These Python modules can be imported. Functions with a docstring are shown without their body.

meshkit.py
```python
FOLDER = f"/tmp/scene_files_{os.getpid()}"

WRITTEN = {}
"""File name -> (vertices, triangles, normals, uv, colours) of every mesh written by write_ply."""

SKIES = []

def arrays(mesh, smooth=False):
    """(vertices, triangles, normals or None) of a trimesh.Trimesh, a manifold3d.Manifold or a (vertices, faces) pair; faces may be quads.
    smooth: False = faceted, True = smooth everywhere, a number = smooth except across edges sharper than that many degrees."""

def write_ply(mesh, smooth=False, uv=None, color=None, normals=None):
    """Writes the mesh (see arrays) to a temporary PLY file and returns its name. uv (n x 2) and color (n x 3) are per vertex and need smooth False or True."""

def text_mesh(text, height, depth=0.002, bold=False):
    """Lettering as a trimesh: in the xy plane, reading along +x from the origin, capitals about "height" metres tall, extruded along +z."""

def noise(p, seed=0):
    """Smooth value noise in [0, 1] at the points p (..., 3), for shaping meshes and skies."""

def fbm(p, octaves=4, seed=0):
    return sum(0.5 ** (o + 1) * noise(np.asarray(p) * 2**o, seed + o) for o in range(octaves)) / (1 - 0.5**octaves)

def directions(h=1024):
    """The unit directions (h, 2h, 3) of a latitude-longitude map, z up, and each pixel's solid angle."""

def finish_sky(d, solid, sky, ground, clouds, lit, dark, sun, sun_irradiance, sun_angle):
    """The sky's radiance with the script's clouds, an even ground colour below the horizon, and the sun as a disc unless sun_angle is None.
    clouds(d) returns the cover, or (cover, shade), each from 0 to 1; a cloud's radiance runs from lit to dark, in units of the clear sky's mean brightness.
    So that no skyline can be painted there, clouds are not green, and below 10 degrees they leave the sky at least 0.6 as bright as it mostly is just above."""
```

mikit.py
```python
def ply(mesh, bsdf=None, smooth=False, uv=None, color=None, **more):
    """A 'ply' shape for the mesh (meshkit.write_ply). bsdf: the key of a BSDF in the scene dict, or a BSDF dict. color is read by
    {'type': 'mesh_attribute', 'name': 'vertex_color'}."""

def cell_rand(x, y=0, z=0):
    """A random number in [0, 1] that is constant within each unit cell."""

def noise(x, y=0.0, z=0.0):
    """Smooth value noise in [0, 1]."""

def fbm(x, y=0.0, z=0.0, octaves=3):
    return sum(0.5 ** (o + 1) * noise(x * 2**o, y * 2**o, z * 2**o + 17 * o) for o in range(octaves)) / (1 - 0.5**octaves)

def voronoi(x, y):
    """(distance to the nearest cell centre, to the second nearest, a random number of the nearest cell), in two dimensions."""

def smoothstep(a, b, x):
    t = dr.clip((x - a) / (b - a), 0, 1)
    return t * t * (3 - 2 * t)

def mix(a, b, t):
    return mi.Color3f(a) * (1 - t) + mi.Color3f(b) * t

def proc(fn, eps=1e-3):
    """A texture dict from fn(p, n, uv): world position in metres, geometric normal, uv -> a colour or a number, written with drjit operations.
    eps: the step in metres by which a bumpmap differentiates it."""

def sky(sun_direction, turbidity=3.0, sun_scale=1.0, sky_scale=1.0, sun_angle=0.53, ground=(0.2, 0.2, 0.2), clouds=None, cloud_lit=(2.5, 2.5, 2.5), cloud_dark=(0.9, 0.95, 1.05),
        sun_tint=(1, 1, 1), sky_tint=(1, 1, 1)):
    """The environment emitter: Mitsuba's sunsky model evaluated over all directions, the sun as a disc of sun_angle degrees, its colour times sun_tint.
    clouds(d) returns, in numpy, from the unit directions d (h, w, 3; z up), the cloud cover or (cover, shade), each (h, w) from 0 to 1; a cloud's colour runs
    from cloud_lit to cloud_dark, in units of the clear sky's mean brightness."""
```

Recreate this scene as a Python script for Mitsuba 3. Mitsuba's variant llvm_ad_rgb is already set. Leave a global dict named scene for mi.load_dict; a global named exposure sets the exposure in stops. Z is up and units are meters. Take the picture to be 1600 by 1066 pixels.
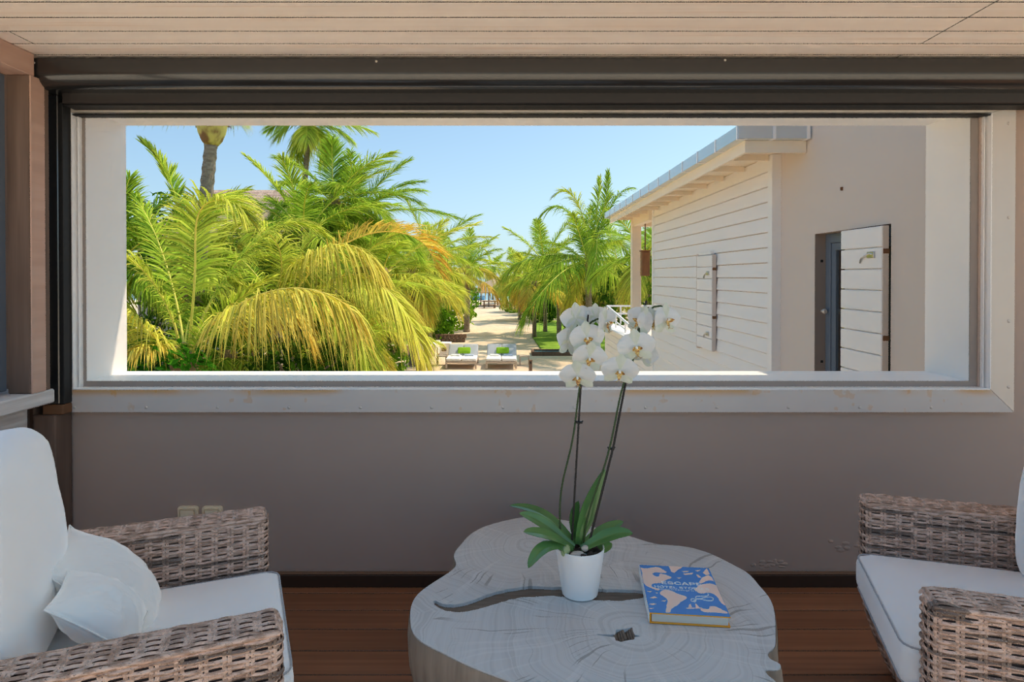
import math, random
import numpy as np, trimesh, manifold3d as m3
import drjit as dr, mitsuba as mi, mikit, meshkit
from mikit import proc, noise, fbm, cell_rand, smoothstep, mix
from shapely.geometry import Polygon, box as sbox, LineString, MultiPolygon
from shapely import affinity
T4 = mi.ScalarTransform4f
RNG = np.random.default_rng(7); random.seed(7)

# ---------------------------------------------------------------- camera, sky, sun, exposure
EYE = 1.40; F = 1000.0; VX = 794.0; HY = 432.0; PITCH = math.radians(0.5)
CY = HY + F * math.tan(PITCH)
scene = {'type': 'scene'}
labels = {}
scene['camera'] = {
    'type': 'perspective', 'fov_axis': 'x', 'fov': 2 * math.degrees(math.atan(800.0 / F)), 'near_clip': 0.02, 'far_clip': 6000.0,
    'principal_point_offset_x': (VX - 800) / 1600.0 * -1, 'principal_point_offset_y': (CY - 533) / 1066.0 * -1,
    'to_world': T4().look_at(origin=[0, 0, EYE], target=[0, math.cos(PITCH), EYE - math.sin(PITCH)], up=[0, 0, 1])}
SUN = (0.56, 0.2865, 1.0)
scene['sky'] = mikit.sky(SUN, turbidity=7.0, sun_scale=0.60, sky_scale=1.0, ground=(0.34, 0.30, 0.22), sky_tint=(0.65, 0.80, 0.84), sun_tint=(1.0, 0.965, 0.90))
exposure = 2.4

def W(px, py, y):
    """The point at depth y whose place the photograph gives as (px, py)."""
    c, s = math.cos(PITCH), math.sin(PITCH)
    b = (py - CY) / F                       # down / depth
    z = -y * (b * c + s) / (c - b * s)
    d = y * c - z * s
    return np.array([(px - VX) / F * d, y, EYE + z])

# ---------------------------------------------------------------- small tools
def S(r, g, b):
    f = lambda u: u / 12.92 if u <= 0.04045 else ((u + 0.055) / 1.055) ** 2.4
    return [f(v / 255.0) for v in (r, g, b)]
_count = {}
def numbered(name):
    n = _count.get(name, 0); _count[name] = n + 1
    return name if n == 0 else f'{name}_{n:03d}'
def tag(key, label=None, cat=None, group=None, kind=None):
    d = labels.setdefault(key, {})
    for k, v in (('label', label), ('category', cat), ('group', group), ('kind', kind)):
        if v: d[k] = v
    return key
def thing(name, label=None, cat=None, group=None, kind=None):
    return tag(numbered(name), label, cat, group, kind)
def put(name, mesh, bsdf, parent=None, smooth=False, color=None, label=None, kind=None, tw=None, shape=None):
    key = numbered(parent + '__' + name if parent else name)
    d = dict(shape) if shape is not None else mikit.ply(mesh, bsdf, smooth=smooth, color=color)
    if tw is not None: d['to_world'] = tw
    scene[key] = d
    if label or kind: tag(key, label, kind=kind)
    return key
def cat(*ms):
    vs, fs, n = [], [], 0
    for m in ms:
        v, f = (m.vertices, m.faces) if hasattr(m, 'vertices') else m
        vs.append(np.asarray(v)); fs.append(np.asarray(f) + n); n += len(v)
    return np.vstack(vs), np.vstack(fs)
def move(m, t):
    v, f = (m.vertices, m.faces) if hasattr(m, 'vertices') else m
    return np.asarray(v) + np.asarray(t, float), np.asarray(f)
def xf(m, M, t=(0, 0, 0)):
    v, f = (m.vertices, m.faces) if hasattr(m, 'vertices') else m
    return np.asarray(v) @ np.asarray(M).T + np.asarray(t, float), np.asarray(f)
def rotz(a): c, s = math.cos(a), math.sin(a); return np.array([[c, -s, 0], [s, c, 0], [0, 0, 1.0]])
def rotx(a): c, s = math.cos(a), math.sin(a); return np.array([[1, 0, 0], [0, c, -s], [0, s, c]])
def roty(a): c, s = math.cos(a), math.sin(a); return np.array([[c, 0, s], [0, 1.0, 0], [-s, 0, c]])
def _chamfer_table():
    pts = []
    for sx in (-1, 1):
        for sy in (-1, 1):
            for sz in (-1, 1):
                for k in range(3): pts.append((sx, sy, sz, k))
    base = np.array([[p[i] * (1 if i == p[3] else 0.9) for i in range(3)] for p in pts], float)
    h = trimesh.convex.convex_hull(base)
    idx = [int(np.argmin(np.abs(base - v).sum(1))) for v in h.vertices]
    return pts, np.array([[idx[i] for i in f] for f in h.faces])
_CT = _chamfer_table()
def bx(x0, x1, y0, y1, z0, z1, c=0.002):
    """A box with chamfered edges."""
    lo, hi = np.array([x0, y0, z0], float), np.array([x1, y1, z1], float)
    mid, half = (lo + hi) / 2, (hi - lo) / 2
    c = min(c, half.min() * 0.49)
    v = np.array([[mid[i] + p[i] * (half[i] - (0 if i == p[3] else c)) for i in range(3)] for p in _CT[0]])
    return v, _CT[1]
def tube(P, r, n=8, caps=True, closed=False):
    """A tube along the points P with radius r (one number or one for each point)."""
    P = np.asarray(P, float); m = len(P); r = np.broadcast_to(np.asarray(r, float), (m,))
    Tn = np.gradient(P, axis=0) if not closed else np.roll(P, -1, 0) - np.roll(P, 1, 0)
    Tn /= np.maximum(np.linalg.norm(Tn, axis=1, keepdims=True), 1e-9)
    a = np.array([0, 0, 1.0]) if abs(Tn[0][2]) < 0.9 else np.array([1.0, 0, 0])
    N = np.zeros_like(P); u = np.cross(Tn[0], a); u /= np.linalg.norm(u)
    for i in range(m):
        u = u - Tn[i] * (u @ Tn[i]); u /= np.linalg.norm(u); N[i] = u
    B = np.cross(Tn, N); th = np.arange(n) * 2 * np.pi / n
    V = (P[:, None] + r[:, None, None] * (np.cos(th)[None, :, None] * N[:, None] + np.sin(th)[None, :, None] * B[:, None])).reshape(-1, 3)
    Fc = []
    for i in range(m if closed else m - 1):
        j = (i + 1) % m
        for k in range(n):
            l = (k + 1) % n
            Fc += [[i * n + k, i * n + l, j * n + l], [i * n + k, j * n + l, j * n + k]]
    if caps and not closed:
        V = np.vstack([V, P[:1], P[-1:]]); a, b = m * n, m * n + 1
        for k in range(n):
            l = (k + 1) % n
            Fc += [[a, l, k], [b, (m - 1) * n + k, (m - 1) * n + l]]
    return V, np.array(Fc)
def lathe(prof, n=40):
    """(r, z) profile turned about z."""
    prof = np.asarray(prof, float); m = len(prof); th = np.arange(n) * 2 * np.pi / n
    V = np.stack([prof[:, None, 0] * np.cos(th), prof[:, None, 0] * np.sin(th), np.repeat(prof[:, 1:2], n, 1)], -1).reshape(-1, 3)
    Fc = []
    for i in range(m - 1):
        for k in range(n):
            l = (k + 1) % n
            Fc += [[i * n + k, i * n + l, (i + 1) * n + l], [i * n + k, (i + 1) * n + l, (i + 1) * n + k]]
    return V, np.array(Fc)
def grid(Pg):
    """A sheet from an (m, n, 3) array of points."""
    m, n = Pg.shape[:2]; i, j = np.meshgrid(np.arange(m - 1), np.arange(n - 1), indexing='ij')
    a = (i * n + j).ravel(); b = a + 1; c = a + n; d = c + 1
    return Pg.reshape(-1, 3), np.vstack([np.stack([a, b, d], 1), np.stack([a, d, c], 1)])
def prism(poly, h):
    """shapely polygon (x, y) extruded along z."""
    gs = getattr(poly, 'geoms', [poly])
    return cat(*[trimesh.creation.extrude_polygon(g, h, engine='earcut') for g in gs if g.area > 1e-9])
def bez(P, n):
    """A smooth curve through two, three or four control points."""
    P = [np.asarray(p, float) for p in P]; t = np.linspace(0, 1, n)[:, None]
    if len(P) == 2: return P[0] * (1 - t) + P[1] * t
    if len(P) == 3: return P[0] * (1 - t) ** 2 + 2 * P[1] * t * (1 - t) + P[2] * t ** 2
    return P[0] * (1 - t) ** 3 + 3 * P[1] * t * (1 - t) ** 2 + 3 * P[2] * t ** 2 * (1 - t) + P[3] * t ** 3
def through(P, n):
    """A smooth curve that passes through the points."""
    from scipy.interpolate import CubicSpline
    P = np.asarray(P, float); s = np.r_[0, np.cumsum(np.linalg.norm(np.diff(P, axis=0), axis=1))]
    return CubicSpline(s / s[-1], P)(np.linspace(0, 1, n))
def rbox(sx, sy, sz, r, bulge=0.0, n=14, top=0.0):
    """A soft cushion: rounded box about its centre; bulge swells the z faces."""
    k = np.linspace(-1, 1, n); k = np.sign(k) * np.abs(k) ** 0.8
    vs = []
    m = trimesh.creation.box((2, 2, 2))
    fs, off = [], 0
    for ax in range(3):
        for sg in (-1, 1):
            a, b = np.meshgrid(k, k, indexing='ij')
            P = np.zeros((n, n, 3)); P[..., ax] = sg; P[..., (ax + 1) % 3] = a; P[..., (ax + 2) % 3] = b
            v, f = grid(P)
            if sg > 0: f = f[:, ::-1]
            vs.append(v); fs.append(f + off); off += len(v)
    v = np.vstack(vs); f = np.vstack(fs)
    half = np.array([sx, sy, sz]) / 2; core = half - r
    q = v * half; c = np.clip(q, -core, core); d = q - c
    ln = np.linalg.norm(d, axis=1, keepdims=True); q = c + np.where(ln > 1e-9, d / np.maximum(ln, 1e-9) * r, 0)
    w = (1 - (np.clip(np.abs(q[:, 0]) / half[0], 0, 1)) ** 2) * (1 - (np.clip(np.abs(q[:, 1]) / half[1], 0, 1)) ** 2)
    q[:, 2] += np.sign(q[:, 2]) * w * bulge * np.where(q[:, 2] > 0, 1 + top, 1)
    t = trimesh.Trimesh(q, f, process=False); t.merge_vertices(digits_vertex=6)
    trimesh.repair.fix_normals(t)
    return np.array(t.vertices), np.array(t.faces)

# ---------------------------------------------------------------- materials
def mat(name, color=None, rough=0.6, spec=0.4, metal=0.0, fn=None, bump=None, scale=0.001, eps=1e-3, two=True, **more):
    c = proc(fn) if fn is not None else ({'type': 'rgb', 'value': list(map(float, color))} if not isinstance(color, dict) else color)
    d = {'type': 'principled', 'base_color': c, 'roughness': rough, 'specular': spec, 'metallic': metal, **more}
    if bump is not None: d = {'type': 'bumpmap', 'arbitrary': proc(bump, eps), 'scale': scale, 'bsdf': d}
    scene['mat_' + name] = {'type': 'twosided', 'bsdf': d} if two else d
    return 'mat_' + name
def ceiling_fn(p, n, uv):
    row = dr.floor((p.y - 0.005) / 0.128)
    t = cell_rand(row, 3) * 0.35 + 0.65 * fbm(p.x * 2.2 + row * 9, p.y * 34, row, 4)
    streak = smoothstep(0.60, 0.80, fbm(p.x * 1.3 + row * 5, p.y * 90, 2.0, 3))
    return mix(mix((0.86, 0.74, 0.64), (0.93, 0.86, 0.79), t), (0.80, 0.60, 0.46), streak * 0.45)
mat('ceiling', fn=ceiling_fn, rough=0.55, spec=0.3)
def deck_fn(p, n, uv):
    row = dr.floor(p.y / 0.145 + 0.57)
    t = fbm(p.x * 1.7 + row * 7, p.y * 60, row, 4)
    c = mix((0.19, 0.075, 0.034), (0.36, 0.165, 0.082), t * 0.7 + cell_rand(row, 5) * 0.3)
    return c * (0.8 + 0.4 * noise(p.x * 0.9 + row, row))
mat('deck', fn=deck_fn, rough=0.42, spec=0.45)
def taupe_fn(p, n, uv):
    return mix((0.43, 0.32, 0.26), (0.48, 0.365, 0.30), fbm(p.x * 1.1, p.z * 1.1 + p.y, 0.0, 3))
mat('taupe', fn=taupe_fn, rough=0.55, spec=0.3)
mat('white_paint', S(232, 230, 228), rough=0.45, spec=0.4)
mat('beige_paint', S(206, 194, 184), rough=0.7, spec=0.25)
mat('cream_paint', S(236, 222, 200), rough=0.6, spec=0.3)
mat('clapboard', S(232, 229, 226), rough=0.55, spec=0.35)
mat('seam_brown', S(150, 138, 130), rough=0.6)
mat('aluminium', S(205, 197, 188), rough=0.38, spec=0.5, metal=0.25)
def rust_fn(p, n, uv):
    edge = smoothstep(0.855, 0.893, p.z) * smoothstep(0.28, 0.62, fbm(p.x * 3.1, p.z * 9, 4.0, 4))
    spots = smoothstep(0.72, 0.80, fbm(p.x * 26, p.z * 26, 7.0, 3)) * 0.35
    return mix((0.60, 0.55, 0.51), (0.60, 0.33, 0.11), dr.clip(edge * 0.85 + spots, 0, 1))
mat('aluminium_rusty', fn=rust_fn, rough=0.42, spec=0.5)
mat('aluminium_white', S(238, 236, 234), rough=0.3, spec=0.5)
mat('black_lacquer', (0.012, 0.013, 0.014), rough=0.16, spec=0.7, clearcoat=1.0, clearcoat_gloss=0.95)
mat('black_matt', (0.012, 0.012, 0.012), rough=0.6)
mat('slate_blue', (0.045, 0.065, 0.095), rough=0.35, spec=0.5)
mat('slate_frame', (0.12, 0.15, 0.19), rough=0.4)
mat('zinc', S(205, 214, 222), rough=0.25, spec=0.6, metal=0.6)
mat('chrome', S(190, 190, 190), rough=0.2, metal=0.9)
mat('rusty_iron', (0.16, 0.075, 0.035), rough=0.8)
def timber_fn(p, n, uv):
    t = fbm(p.x * 40, p.y * 40, p.z * 2.2, 4)
    return mix((0.10, 0.062, 0.046), (0.23, 0.155, 0.118), t)
mat('timber_dark', fn=timber_fn, rough=0.7, spec=0.2)
def pink_fn(p, n, uv):
    t = fbm(p.x * 50 + p.z * 30 * dr.abs(n.x), p.y * 3, p.z * 8, 4)
    knot = smoothstep(0.78, 0.86, fbm(p.x * 15, p.y * 9, p.z * 9, 2))
    return mix(mix((0.50, 0.30, 0.225), (0.62, 0.42, 0.33), t), (0.25, 0.12, 0.08), knot * 0.7)
mat('timber_pink', fn=pink_fn, rough=0.6, spec=0.25)
def grey_fn(p, n, uv):
    t = fbm(p.x * 30, p.y * 3, p.z * 60, 4)
    return mix((0.50, 0.45, 0.42), (0.76, 0.72, 0.70), t)
mat('timber_grey', fn=grey_fn, rough=0.7, spec=0.2)
scene['mat_pane'] = {'type': 'thindielectric'}
scene['mat_leaf'] = {'type': 'principledthin', 'base_color': {'type': 'mesh_attribute', 'name': 'vertex_color'}, 'roughness': 0.30, 'diff_trans': 0.7, 'spec_trans': 0.0, 'eta': 1.5}
scene['mat_shrub'] = {'type': 'principledthin', 'base_color': {'type': 'mesh_attribute', 'name': 'vertex_color'}, 'roughness': 0.5, 'diff_trans': 0.7, 'spec_trans': 0.0, 'eta': 1.35}
mat('midrib', {'type': 'mesh_attribute', 'name': 'vertex_color'}, rough=0.5)
# ================================================================ THE SETTING
CEIL = 2.32; WALLY = 2.89; OUTY = 3.215
OX0, OX1, OZ0, OZ1 = -1.916, 2.094, 0.924, 2.1555      # the opening
GROUND = -2.95

# floor of long deck boards over a black slab painting shade into the gaps
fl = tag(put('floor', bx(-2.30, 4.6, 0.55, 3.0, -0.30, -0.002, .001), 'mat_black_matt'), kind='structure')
_y = 2.817 - 0.0
for k in range(-1, 15):
    y1 = 2.817 + 0.145 - (k + 1) * 0.145 + 0.145; y0 = y1 - 0.145
    cut = [(-2.05, 0.31 + ((k * 37) % 11) * 0.23), (0.31 + ((k * 37) % 11) * 0.23, 4.6)] if k % 3 == 2 and k > 6 else [(-2.05, 4.6)]
    for a, b in cut:
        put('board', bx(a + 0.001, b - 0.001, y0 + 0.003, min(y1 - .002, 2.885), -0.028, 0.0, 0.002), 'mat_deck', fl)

# added unseen pale terrace behind the room, bouncing sunlight inside, three big slabs wide
mat('limestone', S(236, 222, 202), rough=0.8)
tr = tag(put('floor_added_terrace', bx(-9.0, 9.0, -13.0, 0.54, -0.35, -0.035), 'mat_beige_paint'), kind='structure')
for i in range(12):
    for j in range(8): put('slab', bx(-9 + i * 1.5 + .004, -7.5 + i * 1.5 - .004, -13 + j * 1.6925 + .004, -13 + (j + 1) * 1.6925 - .004, -0.034, -0.002, .004), 'mat_limestone', tr)
# ceiling of narrow boards over a black sheet that paints shade into the gaps
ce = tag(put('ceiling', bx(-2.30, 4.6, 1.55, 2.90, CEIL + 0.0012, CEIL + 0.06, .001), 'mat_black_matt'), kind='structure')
for k in range(-1, 9):
    y1 = 2.667 - k * 0.128; y0 = y1 - 0.128
    if k == -1: y1 = 2.672 + 0.12; y0 = 2.667
    joints = {0: [], 1: [-1.876, 1.634], 2: [1.634], 3: [1.634], 4: [1.634]}.get(k, [1.634 if k % 7 else -0.8])
    xs = [-2.2] + joints + [4.5]
    for a, b in zip(xs, xs[1:]):
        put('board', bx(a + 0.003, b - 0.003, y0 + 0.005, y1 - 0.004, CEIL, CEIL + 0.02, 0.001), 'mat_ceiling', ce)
# the roof above with its eave, cut short behind to admit skylight
tag(put('roof', cat(bx(-2.6, 4.9, 1.48, 3.565, 2.60, 2.74), bx(-2.5, 4.7, 1.53, 3.30, 2.385, 2.60)), 'mat_cream_paint'), kind='structure')

# window wall: taupe inside, with the opening
outer = sbox(-2.45, GROUND, 4.6, 2.59).difference(sbox(OX0 - 0.03, OZ0 - 0.03, OX1 + 0.03, OZ1 + 0.03))
v, f = prism(outer, 1.0)
def wallpart(y0, y1): return np.stack([v[:, 0], y0 + v[:, 2] * (y1 - y0), v[:, 1]], 1), f[:, ::-1]
wb = tag(put('wall_back', wallpart(WALLY, WALLY + 0.14), 'mat_taupe'), kind='structure')
put('outer_face', wallpart(WALLY + 0.142, OUTY - 0.002), 'mat_beige_paint', wb)
# blistered plaster low on the wall
def blister(cx, cz, n, s, seed):
    r = np.random.default_rng(seed); ms = []
    for _ in range(n):
        a = trimesh.creation.icosphere(subdivisions=1); q = np.array(a.vertices) * [r.uniform(.008, .018) * s, 0.004, r.uniform(.005, .010) * s]
        ms.append(move((q, a.faces), (cx + r.normal(0, .035) * s, WALLY, cz + r.normal(0, .012) * s)))
    return cat(*ms)
put('plaster_blister', blister(1.185, 0.098, 20, 1.0, 3), 'mat_taupe', wb, smooth=True)
put('plaster_blister', blister(1.52, 0.17, 6, 1.1, 4), 'mat_taupe', wb, smooth=True)

# baseboard
mat('baseboard', (0.045, 0.022, 0.013), rough=0.5); mat('baseboard_lip', (0.20, 0.11, 0.065), rough=0.5)
bb = tag(put('baseboard_back', bx(-1.96, 4.5, 2.865, 2.888, 0.0, 0.056, 0.003), 'mat_baseboard'), kind='structure')
put('lip', bx(-1.96, 4.5, 2.868, 2.889, 0.056, 0.064, 0.002), 'mat_baseboard_lip', bb)

# window_1: the white reveal, the brown seat of the glass, the aluminium frame with mitred corners
w1 = tag(numbered('window_1'), 'wide pale aluminium window frame without glass in the taupe wall', kind='structure')
put('jamb', bx(OX0 - 0.028, OX0, 2.905, OUTY, OZ0 - 0.02, OZ1 + 0.02, 0.001), 'mat_white_paint', w1)
put('jamb', bx(OX1, OX1 + 0.028, 2.905, OUTY, OZ0 - 0.02, OZ1 + 0.02, 0.001), 'mat_white_paint', w1)
put('lintel', bx(OX0 - 0.0, OX1 + 0.0, 2.905, OUTY, OZ1, OZ1 + 0.028, 0.001), 'mat_white_paint', w1, label='beige underside of the window head')
put('sill', bx(OX0, OX1, 2.905, OUTY, OZ0 - 0.028, OZ0, 0.002), 'mat_white_paint', w1, label='white sill, sunlit along its outer edge')
FX0, FX1, FZ0, FZ1 = -1.986, 2.257, 0.793, 2.162          # the frame's outer edge
IX0, IX1, IZ0, IZ1 = -1.940, 2.149, 0.898, 2.128          # and inner edge
put('seat', bx(IX0, OX0 + 0.001, 2.898, 2.906, IZ0, IZ1, 0.001), 'mat_seam_brown', w1)
put('seat', bx(OX1 - 0.001, IX1, 2.898, 2.906, IZ0, IZ1, 0.001), 'mat_seam_brown', w1)
put('seat', bx(OX0, OX1, 2.898, 2.906, IZ0, OZ0 + 0.001, 0.001), 'mat_seam_brown', w1)
def mitred(pts, y0, y1, m, label=None, name='frame_rail'):
    vv, ff = prism(Polygon(pts).buffer(-0.0008), 1.0)
    return put(name, (np.stack([vv[:, 0], y0 + vv[:, 2] * (y1 - y0), vv[:, 1]], 1), ff[:, ::-1]), m, w1, label=label)
rb = mitred([(FX0, FZ0), (FX1, FZ0), (IX1, IZ0), (IX0, IZ0)], 2.850, 2.889, 'mat_aluminium_rusty', 'lower rail with rust along its upper edge')
rl = mitred([(FX0, FZ0), (IX0, IZ0), (IX0, IZ1 + 0.0), (FX0, FZ1)], 2.850, 2.889, 'mat_aluminium', name='frame_stile')
rr = mitred([(FX1, FZ0), (FX1, FZ1), (IX1, IZ1), (IX1, IZ0)], 2.850, 2.889, 'mat_aluminium', name='frame_stile')
rt = mitred([(FX0, FZ1), (IX0, IZ1), (IX1, IZ1), (FX1, FZ1)], 2.852, 2.889, 'mat_aluminium')
for a in ((IX0 - 0.001, IX0 + 0.004), (IX1 - 0.004, IX1 + 0.001)):
    put('lip', bx(a[0], a[1], 2.846, 2.899, IZ0, IZ1, 0.001), 'mat_aluminium_white', w1)
put('lip', bx(IX0, IX1, 2.847, 2.899, IZ0 - 0.004, IZ0 + 0.002, 0.001), 'mat_aluminium_white', w1)
put('lip', bx(IX0, IX1, 2.85, 2.899, IZ1 - 0.012, IZ1 - 0.006, 0.001), 'mat_black_matt', w1, label='thin black gasket under the top rail')
for a in (IX0 + 0.010, IX1 - 0.016):
    put('track', bx(a, a + 0.004, 2.872, 2.899, IZ0, IZ1 - 0.012, 0.001), 'mat_aluminium_white', w1)
sc = trimesh.creation.icosphere(subdivisions=2); sv = np.array(sc.vertices) * [0.0075, 0.004, 0.0075]
screw = mikit.ply((sv, sc.faces), 'mat_aluminium', smooth=True)
for i in range(13):
    p = W(117 + 111.5 * i, 637, 2.850); put('screw', None, None, rb, shape=screw, tw=T4().translate(p.tolist()))
for py in (193, 340, 502, 605):
    p = W(1576, py, 2.850); put('screw', None, None, rr, shape=screw, tw=T4().translate(p.tolist()))

# left wall: grey boards, ledge, posts, beam, slate blue window
wl = tag(put('wall_left', bx(-2.30, -2.085, 1.5, 2.742, 0.0, 0.86), 'mat_timber_dark'), kind='structure')
for k in range(6):
    z1 = 0.838 - k * 0.145 - 0.002
    put('board', bx(-2.09, -2.06, 1.5, 2.741, max(0.001, z1 - 0.141), z1, 0.004), 'mat_timber_grey', wl)
tag(put('trim_1', bx(-2.30, -1.950, 1.5, 2.752, 0.858, 0.917, 0.006), 'mat_timber_grey'), 'pale weathered timber ledge running along the left wall', kind='structure')
tag(put('trim_2', bx(-2.052, -1.957, 2.62, 2.735, 0.917, 2.225, 0.004), 'mat_timber_dark', smooth=False), 'dark brown timber post between the left window and the roller shutter', kind='structure')
put('facing', bx(-1.9575, -1.951, 2.622, 2.70, 0.918, 2.223, 0.001), 'mat_timber_pink', 'trim_2', label='pinkish side of the post')  # thin pinkish layer on the post side, lighter than its front
tag(put('trim_3', bx(-2.062, -1.957, 1.5, 2.652, 2.226, CEIL - 0.002, 0.003), 'mat_timber_pink'), 'pinkish timber beam under the ceiling along the left wall', kind='structure')
tag(put('trim_4', bx(-2.075, -1.968, 2.775, 2.885, 0.0, 0.795, 0.006), 'mat_timber_dark'), 'dark weathered timber upright in the corner below the ledge', kind='structure')
tag(put('trim_5', bx(-2.110, -2.060, 2.745, 2.772, 0.0, 0.857, 0.003), 'mat_baseboard'), 'narrow dark board in the corner beside the grey boards', kind='structure')
tag(put('trim_6', bx(-2.45, -2.07, 2.74, 2.89, 0.0, CEIL, 0.003), 'mat_timber_dark'), 'corner upright behind the posts', kind='structure')
w2 = tag(numbered('window_2'), 'slate blue window at the left edge of the room', kind='structure')
def yz(y0, y1, z0, z1, x0, x1, c=0.004): return bx(x0, x1, y0, y1, z0, z1, c)
for y0, y1 in ((2.555, 2.618), (1.52, 1.60)):
    put('frame_stile', yz(y0, y1, 0.93, 2.222, -2.13, -2.052), 'mat_slate_frame', w2)
put('frame_rail', yz(1.52, 2.56, 0.93, 0.99, -2.13, -2.054), 'mat_slate_frame', w2)
put('frame_rail', yz(1.52, 2.56, 2.165, 2.222, -2.13, -2.054), 'mat_slate_frame', w2)
pv = (np.array([[-2.09, 1.6, .99], [-2.09, 2.56, .99], [-2.09, 2.56, 2.17], [-2.09, 1.6, 2.17]]), np.array([[0, 1, 2], [0, 2, 3]]))
put('pane', pv, 'mat_pane', w2)

# roller shutter: housing, bottom bar, guide rail, bracket
rs = thing('roller_shutter', 'black roller shutter rolled up in its housing under the ceiling', 'roller shutter')
prof = [(2.86, 2.305), (2.662, 2.305), (2.660, 2.300), (2.660, 2.252)] + [(2.722 - 0.062 * math.cos(a), 2.252 - 0.062 * math.sin(a)) for a in np.linspace(0.12, math.pi / 2, 16)] + [(2.86, 2.190)]
def extr_x(pr, x0, x1):
    vv, ff = prism(Polygon(pr), 1.0)
    return np.stack([x0 + vv[:, 2] * (x1 - x0), vv[:, 0], vv[:, 1]], 1), ff
put('housing', extr_x(prof, -1.985, 4.0), 'mat_black_lacquer', rs, smooth=25)
big = Polygon(prof).buffer(0.004)
put('end_cap', extr_x(list(big.exterior.coords), -1.990, -1.984), 'mat_black_matt', rs)
put('gap_strip', bx(-1.985, 4.0, 2.70, 2.86, 2.306, 2.319, 0.001), 'mat_black_matt', rs)
mat('black_slat', (0.030, 0.027, 0.026), rough=0.35, spec=0.5)
put('bottom_bar', bx(-1.925, 3.9, 2.765, 2.80, 2.146, 2.196, 0.004), 'mat_black_slat', rs)
put('bottom_lip', bx(-1.925, 3.9, 2.775, 2.85, 2.139, 2.145, 0.002), 'mat_black_matt', rs)
gr = put('guide_rail', bx(-2.030, -1.962, 2.792, 2.848, 0.84, 2.192, 0.004), 'mat_black_lacquer', rs)
put('slot', bx(-1.963, -1.945, 2.80, 2.852, 0.84, 2.16, 0.002), 'mat_black_matt', gr)
put('bracket', bx(-2.035, -1.945, 2.79, 2.86, 0.795, 0.838, 0.004), 'mat_rusty_iron', rs, label='rusty bracket at the foot of the guide rail')
for px, py in ((53, 98), (588, 96), (1133, 94)):
    p = W(px, py, 2.659); put('screw', None, None, rs, shape=screw, tw=T4().translate(p.tolist()).scale(0.7))

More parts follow.
